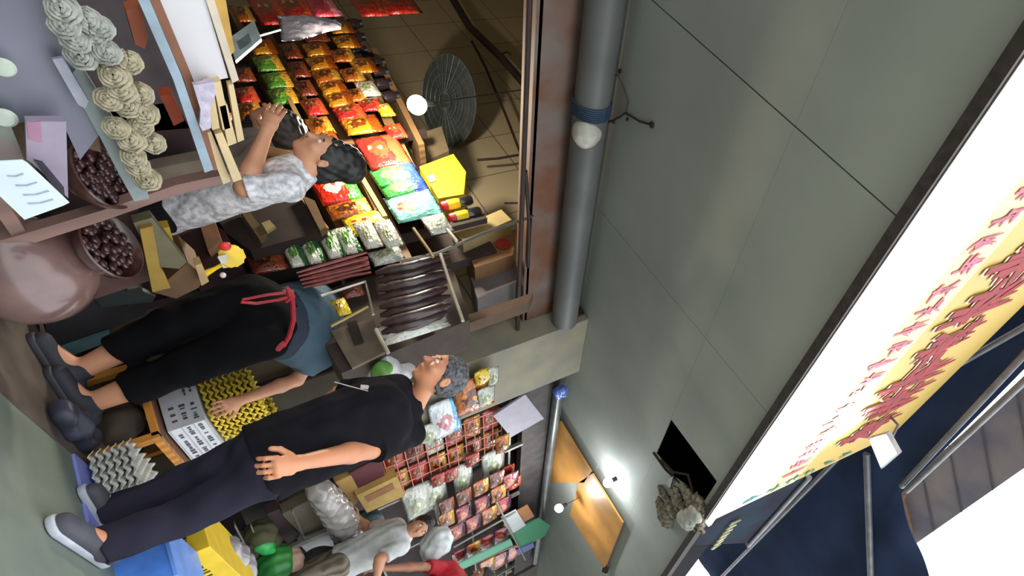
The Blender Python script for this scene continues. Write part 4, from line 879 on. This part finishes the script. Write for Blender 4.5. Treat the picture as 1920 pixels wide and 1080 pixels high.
# red wire hanging rack with red and orange bags
YR = 2.86
rk = thing('wire_rack', 'salmon-red wire grid rack with hanging bags beside the man\'s shoulder', 'rack', Y(820, 860, YR))
rm = mat('wire_red', (214, 120, 104), .4)
c4 = [Y(700, 905, YR), Y(765, 928, YR), Y(958, 836, YR), Y(892, 775, YR)]
x0_, x1_ = c4[0].x, c4[1].x; za, zb_ = .98, c4[2].z
xa, xb = Y(880, 790, YR).x, Y(860, 880, YR).x
za, zb_ = Y(735, 915, YR).z, Y(940, 815, YR).z
for k in range(5):
    x_ = xa + (xb - xa) * k / 4; B().tube([(x_, YR, za), (x_, YR, zb_)], .007, 6).done('upright_wire', rm, rk)
for k in range(13):
    z_ = za + (zb_ - za) * k / 12; B().tube([(xa, YR, z_), (xb, YR, z_)], .005, 6).done('cross_wire', rm, rk)
n = 0
for k in range(6):
    for j in range(2):
        z_ = za + (zb_ - za) * (k + .5) / 6; x_ = xa + (xb - xa) * (j + .5) / 2; kd = ['red', 'amber', 'brown', 'red', 'clear', 'amber', 'red', 'amber', 'amber', 'brown', 'red', 'amber'][n]; n += 1
        hx, hz = (xb - xa) / 4.4, (zb_ - za) / 13
        q = [V((x_ - hx, YR + .05, z_ - hz)), V((x_ + hx, YR + .05, z_ - hz)), V((x_ + hx, YR + .05, z_ + hz)), V((x_ - hx, YR + .05, z_ + hz))]
        tag(pillow('food_packet', q, (0, 1, 0), MC['pack_' + kd], None, .05), '%s bag behind the salmon wire grid, %s tier from the bottom, %s side' % (PN[kd], od[k], ('pillar', 'far')[j]), 'food packet', 'bags behind the wire grid')
def pk(px, py, w_, h_, kd, lab, y=2.9, grp=None, rot=0, th=.06, name='food_packet', cat='food packet'):
    return tag(pillow(name, rect(px, py, w_, h_, 'y', y, rot), (0, 1, 0), MC['pack_' + kd], None, th, .008), lab, cat, grp)
pk(890, 740, 62, 82, 'amber', 'orange snack bag beside the man\'s hair under the pillar', 2.72, th=.08); pk(906, 706, 24, 34, 'yellow', 'yellow packet above the orange bag by the man\'s hair', 2.68)
pk(925, 705, 30, 22, 'clear', 'cream packet at the pillar edge above the orange bag', 2.66); pk(912, 742, 30, 34, 'clear', 'cream and red packet under the yellow one at the pillar', 2.66)
packmat('pack_bluewhite', (214, 220, 226), (90, 170, 214), (230, 220, 224), (190, 120, 130), seed=31, foil=.05); PN['bluewhite'] = 'white and blue'
pk(836, 785, 66, 60, 'bluewhite', 'white and blue bag right behind the man\'s neck', 2.74, th=.08)
pk(805, 812, 30, 40, 'clear', 'crumpled white bag under the man\'s sleeve', 2.74)
def pan(name, lab, quad, y, c, dep=.02, cat='sign', **k): return tag(B().prism([Y(a, b_, y) for a, b_ in quad], (0, dep, 0)).done(name, mat('pan_%d_%d_%d' % c, c, .6, var=.04)), lab, cat)
pan('blank_board', 'pale lilac blank board hanging below the grey pipe', [(925, 780), (985, 740), (1020, 785), (958, 820)], 2.8, (160, 154, 168), cat='board')
pan('blank_card', 'small white card in front of the green sign', [(940, 972), (968, 957), (986, 985), (958, 1002)], 2.7, (176, 180, 184), cat='card')
pan('green_sign', 'green board under the ceiling beside the far bulb', [(955, 1000), (1012, 972), (1032, 985), (1022, 1005), (975, 1030)], 2.72, (40, 124, 84))
pan('green_strip', 'long mint-green shelf strip between rows of dark packets', [(850, 1062), (958, 1012), (962, 1022), (862, 1070)], 2.66, (92, 160, 130), cat='strip')
pan('blue_strip', 'small blue-violet strip below the green board', [(968, 1032), (1000, 1018), (1002, 1026), (972, 1042)], 2.7, (96, 100, 150), cat='strip')
pan('orange_card', 'orange-brown card beside the green board', [(968, 960), (990, 948), (1002, 968), (982, 980)], 2.74, (150, 98, 54), cat='card')
for i, (a, b_) in enumerate((((850, 1026), (968, 960)), ((858, 1070), (962, 1024)), ((930, 940), (985, 1050)))):
    tag(B().tube([Y(*a, 2.68), Y(*b_, 2.68)], .012, 6).done('shelf_rail', mat('shelf_steel', (128, 126, 118), .45, metal=.3), None, True), ('light steel rail above the upper row of dark pink packets', 'light steel rail above the lowest packets at the photo edge', 'thin steel rail crossing the rows of dark pink packets')[i], 'rail')
rows = [((838, 975), (870, 962), (905, 945), (935, 925), (958, 900)), ((858, 998), (888, 982), (918, 966), (944, 948)), ((862, 1046), (888, 1032), (914, 1018), (940, 1004), (958, 988)), ((915, 1062), (940, 1050), (965, 1036)), ((838, 950), (870, 932), (902, 914), (932, 898))]
for i, rw in enumerate(rows):
    for j, (a, b_) in enumerate(rw):
        kd = ['pink', 'pink', 'pink', 'pink', 'brown'][i] if (i + j) % 3 else 'amber'
        pk(a, b_, 26, 32, kd, '%s packet, %s from below in %s' % (PN[kd], od[j], ('the row above the rail', 'the row touching the rail', 'the row between the rails', 'the last row', 'the brown row')[i]), 2.74 + .02 * (i % 3), 'dark pink and brown packets of the far shop', th=.05)
for i, (a, b_, w_, h_) in enumerate(((785, 940, 56, 60), (815, 925, 40, 50), (868, 895, 46, 40), (925, 868, 44, 46), (830, 960, 40, 30))):
    pk(a, b_, w_, h_, 'clear', 'clear bag of pale goods below the salmon wire grid, %s from the floor' % od[i], 2.86, 'clear bags below the wire grid', th=.09)
for i, (a, b_) in enumerate(((822, 900), (846, 890), (886, 862), (952, 884), (965, 905))):
    pk(a, b_, 20, 28, 'red', 'small bright red bag hanging below the wire grid, %s from the floor' % od[i], 2.82, 'small red bags')
pk(942, 832, 30, 28, 'amber', 'round orange bag at the top end of the wire grid', 2.8, th=.08)
tan = (186, 152, 84)
def bx(name, lab, quad, y, dep, c, cat='box'):
    pts = [Y(a, b_, y) for a, b_ in quad]; o = B().prism(pts, (0, dep, 0), .005).done(name, mat('box_%d_%d_%d' % c, c, .7, var=.08, scale=5)); return tag(o, lab, cat)
t = thing('cardboard_box', 'yellow-tan cardboard box with faint printing below the wire grid', 'box', Y(690, 950, 2.78))
B().prism([Y(668, 930, 2.78), Y(745, 893, 2.78), Y(760, 930, 2.78), Y(688, 962, 2.78)], (0, .25, 0), .004).done('box_body', mat('card_tan', tan, .7, var=.08), t)
B().prism([Y(684, 932, 2.775), Y(736, 906, 2.775), Y(741, 916, 2.775), Y(690, 942, 2.775)], (0, .004, 0)).done('faint_print', mat('print_brown', (150, 104, 66), .7), t)
bx('cardboard_box', 'narrow yellow-tan box left of the printed one', [(628, 905), (660, 890), (680, 935), (664, 948)], 2.84, .25, (170, 134, 76))
bx('maroon_box', 'dark maroon box above the tan cardboard boxes', [(655, 888), (716, 856), (722, 896), (672, 918)], 2.84, .2, (88, 36, 42))
bx('grey_box', 'tall dull beige box on the far shop shelf', [(528, 965), (580, 938), (628, 985), (570, 1008)], 2.84, .1, (116, 106, 90))
bx('brown_box', 'dark maroon-brown box beside the beige one on the far shelf', [(500, 965), (524, 955), (562, 1005), (540, 1022)], 2.84, .1, (58, 38, 42))
bx('white_box', 'white box on the lower far shelf', [(562, 1022), (612, 1000), (640, 1024), (588, 1050)], 2.78, .2, (190, 190, 194))
bx('olive_box', 'olive and yellow small box next to the white one', [(618, 1004), (648, 990), (660, 1012), (636, 1024)], 2.78, .2, (126, 116, 60))
bx('grey_box', 'mid-grey box at the foot of the shelving beside the white box', [(540, 1050), (562, 1040), (582, 1055), (560, 1066)], 2.76, .2, (130, 132, 136))
bx('dark_box', 'black-brown box low at the foot of the pillar', [(424, 1010), (462, 992), (474, 1020), (440, 1036)], 2.84, .2, (44, 36, 38))
st2 = mat('shelf_steel', (128, 126, 118), .45, metal=.3)
sf = thing('steel_shelf', 'grey steel goods shelf at the foot of the pillar', 'shelf', Y(540, 1010, 2.74))
for a, b_ in (((468, 1062), (640, 988)), ((440, 985), (485, 1068)), ((548, 958), (572, 1010)), ((470, 985), (505, 1060)), ((560, 1068), (660, 1020))): B().prism([Y(a[0], a[1] - 3, 2.74), Y(b_[0], b_[1] - 3, 2.74), Y(b_[0], b_[1] + 4, 2.74), Y(a[0], a[1] + 4, 2.74)], (0, .03, 0)).done('bar', st2, sf)
def soft(name, lab, pts, r_, m_, y, cat='bag', k=.08, wr=.006):
    o = solid(name, [El(Y(a, b_, y) , (r_ * q, r_ * .7, r_ * q * .9), (1, .3 * i, .2), k=k) for i, (a, b_, q) in enumerate(pts)], m_, None, .01, wr, 45); return tag(o, lab, cat)
film = mat('film_clear', (176, 174, 178), .22, coat=.7, bump=.4)
soft('plastic_bag', 'long grey-white plastic sleeve bag curving over the far shelf', [(598, 918, .8), (615, 940, 1), (632, 962, 1.1), (645, 985, 1.1), (652, 1008, 1), (655, 1028, .7), (606, 929, .9), (624, 951, 1.05), (639, 974, 1.1), (649, 997, 1.05), (654, 1018, .85)], .12, mat('film_grey', (156, 150, 148), .25, coat=.6, bump=.4), 2.66)
soft('plastic_bag', 'crinkled white plastic bag with greens right in front of the man\'s face', [(700, 690, 1), (722, 682, 1), (738, 694, 1), (752, 690, .9), (716, 670, .7)], .09, film, 2.55)
soft('green_leaf', 'green vegetable leaf in the white bag before the man\'s face', [(712, 696, 1), (718, 690, .7)], .05, mat('leaf_green', (98, 150, 70), .5), 2.45, 'vegetable')
soft('green_bag', 'bright green packet on the far shelf', [(492, 1022, 1), (505, 1026, .8)], .07, mat('green_bright', (52, 168, 84), .4), 2.68)
soft('leafy_bundle', 'dark olive leafy bundle above the bright green packet', [(480, 1000, 1), (500, 998, 1), (512, 1012, .8)], .09, mat('olive_dark', (70, 70, 44), .8, bump=.5), 2.76, 'vegetables')
soft('green_bag', 'large dark green bag with a red mark at the bottom edge of the far shelf', [(510, 1058, 1.1), (528, 1052, 1)], .12, mat('green_deep', (34, 118, 56), .4, c2=(60, 140, 60)), 2.6)
soft('pink_bundle', 'pinkish cream rounded bundle beside the large dark green bag', [(546, 1050, 1), (540, 1070, 1)], .11, mat('pinkish', (196, 158, 140), .6), 2.58, 'bundle')
soft('metal_pot', 'dark grey shiny rounded pot goods at the bottom edge', [(590, 1066, 1), (612, 1060, 1)], .16, mat('pot_grey', (84, 84, 88), .3, metal=.5), 2.5, 'pot', wr=0)
soft('cream_bulb', 'cream and yellow bulb-like vegetables at the bottom edge', [(645, 1062, 1), (660, 1055, .8)], .1, mat('cream_y', (206, 190, 110), .5), 2.5, 'vegetable')
soft('plastic_bag', 'white carrier bag in front of the seller', [(815, 1022, 1), (828, 1008, .8), (806, 1036, .7)], .14, mat('film_white', (206, 214, 216), .3, coat=.5), 2.3)
soft('plastic_bag', 'grey crumpled plastic lying against the yellow printed box', [(432, 1048, 1), (448, 1066, 1), (425, 1030, .7)], .12, mat('film_grey2', (140, 136, 140), .3, coat=.5, bump=.5), 2.2)
soft('teal_bag', 'teal-grey soft bag behind the seller\'s shoulder', [(680, 985, 1), (690, 998, .8), (700, 975, .8)], .13, mat('teal_dark', (70, 90, 96), .5), 2.8)

# ------------------------------------------------------------------ the near stall at the image's top left
YF = 2.45
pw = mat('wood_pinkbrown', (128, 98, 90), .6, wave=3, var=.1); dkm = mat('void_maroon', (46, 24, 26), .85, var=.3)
def fp(name, quad, y, m_, dep, par): return B().prism([Y(a, b_, y) for a, b_ in quad], (0, dep, 0)).done(name, m_, par)
ns = thing('wooden_stand', 'pinkish-brown wooden stall post with a rail, crossing in front of the patterned blouse', 'stand', Y(10, 460, YF))
fp('post', [(-60, 468), (-60, 496), (20, 470), (200, 412), (330, 366), (400, 349), (452, 337), (452, 322), (395, 333), (330, 347), (200, 392), (40, 440)], YF, pw, .05, ns)
fp('rail', [(28, 452), (52, 440), (10, 372), (-30, 330), (-40, 352)], YF + .01, pw, .04, ns)
fp('cross_board', [(262, 388), (285, 380), (262, 330), (238, 335)], YF + .06, mat('board_greybrown', (94, 80, 74), .7), .03, ns)
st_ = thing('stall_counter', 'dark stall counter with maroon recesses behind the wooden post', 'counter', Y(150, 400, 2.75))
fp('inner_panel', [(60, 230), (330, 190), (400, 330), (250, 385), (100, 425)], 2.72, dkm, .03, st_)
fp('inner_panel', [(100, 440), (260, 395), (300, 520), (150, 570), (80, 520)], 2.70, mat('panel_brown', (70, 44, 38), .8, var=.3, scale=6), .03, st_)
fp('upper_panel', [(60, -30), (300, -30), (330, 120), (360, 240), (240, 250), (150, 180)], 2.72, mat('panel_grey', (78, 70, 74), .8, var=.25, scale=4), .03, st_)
fp('sack_front', [(282, 318), (380, 298), (392, 328), (300, 360)], 2.6, mat('sack_greybrown', (112, 98, 84), .8, bump=.6), .06, st_)
# grey-blue sheet and edges
gs = thing('plastic_sheet', 'blurred lilac-grey sheet covering the front of the near stall', 'sheet', Y(60, 150, 2.2))
fp('sheet', [(-80, -40), (118, -40), (150, 110), (188, 250), (150, 300), (122, 240), (60, 225), (-80, 260)], 2.3, mat('sheet_lilac', (118, 118, 134), .5, c2=(96, 94, 106), scale=2, coat=.3), .015, gs)
fp('front_edge', [(128, 150), (150, 118), (235, 258), (268, 330), (280, 372), (252, 378), (225, 330), (190, 262)], 2.28, mat('edge_greyblue', (128, 140, 140), .35, coat=.4), .02, gs)
fp('pale_fold', [(98, 112), (118, 108), (166, 190), (160, 204), (146, 196)], 2.26, mat('fold_pale', (158, 158, 174), .4), .012, gs)
for a, b_, r_ in ((8, 225, 24), (6, 130, 22)): B().lathe([(0, .0), (.02, 0), (.03 * r_ / 24, .01), (.02, .02), (0, .024)], Y(a, b_, 2.25), (0, 1, 0)).done('pale_spot', mat('spot_pale', (176, 186, 172), .5), gs, True)
mb = thing('metal_bar', 'pale blue-grey metal bar running level above the ruffled bundles', 'bar', Y(330, 150, 2.3))
fp('bar', [(250, -20), (272, -20), (340, 140), (400, 318), (384, 324), (325, 150)], 2.32, mat('bar_blue', (136, 152, 166), .35, metal=.4), .04, mb)
fp('wood_backing', [(272, -20), (292, -20), (362, 150), (408, 318), (400, 320), (342, 142)], 2.34, mat('wood_redbrown', (126, 80, 56), .6), .04, mb)
fb = thing('foam_board', 'white foam board in a cream frame above the metal bar', 'board', Y(370, 70, 2.4))
fp('board', [(292, -20), (380, -20), (428, 146), (366, 158)], 2.4, mat('foam_white', (206, 204, 208), .6, var=.02), .03, fb)
fp('frame_strip', [(380, -20), (396, -20), (448, 150), (436, 156)], 2.39, mat('frame_cream', (206, 192, 172), .6), .04, fb)
fp('frame_strip', [(396, -20), (420, -20), (440, 96), (432, 104)], 2.42, mat('frame_yellow', (186, 146, 66), .6), .04, fb)
cream = mat('slat_cream', (206, 184, 140), .6, var=.08, scale=12)
for i, q in enumerate(([(384, 158), (398, 154), (412, 240), (398, 244)], [(400, 156), (414, 152), (432, 240), (418, 244)], [(382, 250), (396, 247), (433, 340), (419, 346)], [(403, 252), (417, 248), (454, 336), (438, 342)], [(412, 200), (426, 196), (444, 268), (428, 274)], [(428, 160), (438, 158), (458, 262), (446, 267)])):
    tag(fp('noodle_bundle', q, 2.36 + .012 * (i % 3), cream, .03, None), 'cream flat bundle hanging under the foam board, %s from the white film' % od[i], 'bundle', 'cream flat bundles')
tag(fp('film_bag', [(362, 160), (402, 154), (404, 178), (394, 205), (396, 240), (380, 246), (374, 235), (376, 205)], 2.3, mat('film_lilac2', (178, 168, 190), .2, coat=.7, bump=.6, scale=30), .02, None), 'narrow lilac plastic film bag hanging between the foam board and the cream bundles', 'bag')
# ruffled pale bundles
cl = mat('bundle_pale', (168, 158, 132), .6, var=.15, scale=40, bump=.5); cl2 = mat('bundle_grey', (158, 160, 152), .6, var=.15, scale=40, bump=.5)
gp = [(118, 18), (165, 38), (140, 75), (152, 104), (200, 98), (241, 116), (215, 142), (263, 176), (202, 186), (238, 196), (218, 240), (262, 236), (246, 262), (287, 268), (250, 294), (276, 336), (120, 48), (186, 52), (226, 168), (178, 70), (258, 312), (270, 212)]
for i, (a, b_) in enumerate(gp):
    c = Y(a, b_, 2.2 + .02 * (i % 2)); b = B(); r_ = .030 * (1.15 if i % 3 == 0 else 1)
    ax = V((-.55, -.75, .1 * (i % 3 - 1))).normalized(); e1_ = ax.orthogonal().normalized(); e2_ = ax.cross(e1_)
    for k, (rr_, h_) in enumerate(((1, 0), (.74, .012), (.48, .018), (.22, .02))):
        ring = [c + ax * (h_ + .004 * math.sin(j * 5 + i)) + (e1_ * math.cos(j * math.pi / 9) + e2_ * math.sin(j * math.pi / 9)) * r_ * rr_ * (1 + .05 * math.sin(j * 2.1 + i + k)) for j in range(19)]
        b.tube(ring, .0055, 6)
    b.lathe([(r_ * .95, -.05), (r_ * 1.0, -.02), (r_ * .9, .004), (0, .008)], c, ax, 24, .03)
    tag(b.done('ruffled_bundle', cl if b_ > 110 else cl2, None, True), 'pale ruffled bundle along the stall edge, %d%s from the wooden post' % (len(gp) - sorted(range(len(gp)), key=lambda q: gp[q][1]).index(i), {1: 'st', 2: 'nd', 3: 'rd', 21: 'st', 22: 'nd'}.get(len(gp) - sorted(range(len(gp)), key=lambda q: gp[q][1]).index(i), 'th')), 'bundle', 'pale ruffled bundles')
# round trays of dark dried fruit
for i, (px, py, r_, yy) in enumerate(((202, 462, .13, 2.5), (185, 330, .12, 2.52))):
    c = Y(px, py, yy); t = thing('round_basin', ('shiny dark brown basin of dried fruit below the wooden post', 'shiny dark brown basin of dried fruit above the wooden post')[i], 'basin', c); axb = V((-.35, -.35, .87)).normalized()
    B().lathe([(r_ * .6, -.07), (r_ * .95, -.02), (r_ * 1.05, .02), (r_, .024), (r_ * .9, -.01), (r_ * .5, -.05), (0, -.052)], c, axb, 36).done('bowl', mat('basin_brown', (74, 46, 42), .22, coat=.6, var=.2), t, True)
    b = B(); r2 = random.Random(i + 5); e1_ = axb.orthogonal().normalized(); e2_ = axb.cross(e1_)
    for k in range(70):
        a = r2.random() * 6.28; q = math.sqrt(r2.random()) * r_ * .82; b.ball(c + e1_ * q * math.cos(a) + e2_ * q * math.sin(a) + axb * (r2.random() * .02 - .015), .016, 2, (1, 1.3, .9))
    tag(b.done('dried_fruit', mat('fruit_dark', (58, 30, 32), .35, coat=.5), None, True), ('dark dried fruit heaped in the basin below the wooden post', 'dark dried fruit heaped in the basin above the wooden post')[i], 'dried fruit', kind='stuff')
t = thing('brown_tub', 'large pinkish-brown upturned plastic tub at the left edge below the stall post', 'tub', Y(90, 520, 2.35)); c = Y(70, 510, 2.45)
B().lathe([(.15, -.12), (.19, -.1), (.2, -.05), (.19, .0), (.165, .045), (.12, .08), (.06, .1), (0, .105)], c, (-.45, -.75, .5), 36).done('tub_body', mat('tub_brown', (112, 84, 80), .28, coat=.7, var=.12), t, True)
t = thing('price_card', 'white handwritten price card leaning at the left edge', 'sign', Y(60, 350, 2.15))
fp('card', [(-30, 304), (42, 300), (52, 306), (130, 380), (118, 386), (46, 412), (0, 368), (-30, 340)], 2.15, mat('card_white', (206, 218, 228), .5, var=.03), .004, t)
for q in (((14, 330), (44, 326)), ((30, 348), (70, 342)), ((44, 366), (92, 358)), ((52, 382), (100, 374))): B().tube([Y(*q[0], 2.148), Y((q[0][0] + q[1][0]) / 2, (q[0][1] + q[1][1]) / 2 + 3, 2.148), Y(*q[1], 2.148)], .002, 5).done('pen_line', mat('pen_grey', (160, 176, 190), .6), t)
t = thing('lilac_packet', 'lilac and pink upright packet standing behind the price card', 'packet', Y(90, 300, 2.25))
fp('panel', [(48, 228), (124, 228), (128, 372), (108, 350), (60, 306), (50, 300)], 2.22, mat('panel_lilac', (146, 134, 152), .5, var=.08), .03, t)
fp('pink_stripe', [(50, 230), (76, 228), (80, 268), (54, 262)], 2.218, mat('stripe_pink', (152, 110, 134), .5), .004, t)
fp('dark_gap', [(64, 300), (80, 304), (120, 352), (122, 372), (108, 362)], 2.215, mat('gap_dark', (52, 48, 58), .7), .004, t)
t = thing('green_packet', 'grey-green packet with a pink edge at the far left', 'packet', Y(10, 270, 2.3)); fp('panel', [(-60, 225), (20, 236), (46, 300), (-60, 304)], 2.26, mat('panel_green', (120, 138, 124), .6, c2=(140, 122, 122), scale=6), .02, t)
def st1(name, lab, quad, y, c, dep=.05, cat='box', **k): return tag(fp(name, quad, y, mat('st_%d_%d_%d' % c, c, k.get('rough', .7), var=.12, scale=7), dep, None), lab, cat)
st1('tan_pouch', 'tan pouch between the lilac packet and the ruffled bundles', [(128, 206), (170, 196), (186, 262), (190, 286), (142, 272)], 2.33, (104, 82, 62), cat='pouch')
st1('orange_pouch', 'blurry orange-red pouch beside the metal bar', [(236, 20), (262, 8), (278, 70), (272, 92), (254, 84)], 2.42, (150, 78, 52), cat='pouch')
st1('red_packet', 'small orange and red packet below the metal bar', [(300, 180), (324, 176), (346, 226), (326, 236)], 2.5, (160, 66, 36), cat='packet')
st1('yellow_board', 'olive-yellow board standing behind the wooden post', [(262, 430), (286, 424), (300, 500), (320, 540), (286, 548)], 2.6, (148, 118, 44), cat='board')
st1('grey_board', 'grey-green weathered board with a pale end beside the yellow board', [(250, 418), (285, 408), (350, 492), (336, 504), (292, 500)], 2.62, (98, 92, 68), cat='board')
st1('brown_post', 'brown wood offcut by the maroon bins', [(290, 430), (318, 426), (330, 470), (312, 488)], 2.75, (178, 140, 36), cat='board')
st1('cardboard_box', 'open cardboard box beside the dark bench, above the woman\'s trousers', [(288, 548), (352, 492), (384, 520), (372, 540), (330, 560)], 2.7, (92, 64, 36), dep=.2)
st1('cream_flap', 'pale cardboard flap beside the yellow tag', [(366, 498), (378, 494), (392, 528), (378, 536)], 2.65, (176, 146, 100), cat='cardboard')
# yellow round tag
t = thing('round_tag', 'yellow scalloped round tag with a red cap beside the bending woman\'s waist', 'tag', Y(430, 478, 2.72)); c = Y(434, 480, 2.72)
B().lathe([(0, 0)] + [(.052, .0), (.056, .006), (.052, .012), (0, .014)], c, (-.5, -.85, .1), 28, .08).done('disc', mat('tag_yellow', (236, 200, 36), .4), t, True)
B().ball(Y(422, 462, 2.70), .026, 2, (1, .5, 1)).done('red_cap', mat('tag_red', (206, 44, 34), .4), t, True)
B().tube([Y(424, 492, 2.71), Y(404, 503, 2.71), Y(386, 512, 2.71), Y(380, 520, 2.71)], [.01, .009, .016, .012], 8).done('handle', mat('tag_yellow', (236, 200, 36), .4), t, True)
B().prism([Y(408, 480, 2.70), Y(424, 476, 2.70), Y(432, 500, 2.70), Y(418, 502, 2.70)], (0, -.004, 0)).done('white_part', mat('tag_white', (214, 208, 200), .4), t)
B().ball(Y(418, 516, 2.70), .014, 2).done('white_bead', mat('tag_white', (214, 208, 200), .4), t, True)
# dark bench with teal edge behind the woman's calves
t = thing('dark_crate', 'dark crate with a faded teal edge behind the bending woman\'s calves', 'crate', Y(170, 620, 3.1))
fp('front', [(78, 596), (130, 570), (240, 545), (290, 556), (270, 590), (205, 620), (96, 660)], 3.1, mat('crate_black', (36, 36, 40), .7, var=.2), .2, t)
fp('teal_edge', [(96, 660), (205, 622), (206, 640), (100, 680)], 3.08, mat('teal_faded', (82, 116, 122), .5), .03, t)
fp('rim', [(180, 560), (268, 546), (292, 556), (286, 566), (190, 576)], 3.08, mat('rim_grey', (50, 58, 60), .5), .03, t)
st1('board_end', 'narrow tan board end at the far left behind the dark crate', [(74, 610), (84, 606), (98, 690), (88, 700)], 3.1, (112, 98, 82), cat='board', dep=.03)
# clutter under the bench: bags in shade
soft('sack', 'dark crumpled sack under the wooden bench', [(205, 795, 1), (235, 785, 1), (222, 812, .8)], .1, mat('sack_dark', (72, 60, 46), .7, bump=.5), 2.75, 'sack')
soft('sack', 'blue-black crumpled bag beside the bending woman\'s shoe', [(140, 800, 1), (118, 775, .8), (160, 822, .8)], .08, mat('sack_blueblack', (48, 50, 66), .5, bump=.5), 2.5, 'sack')
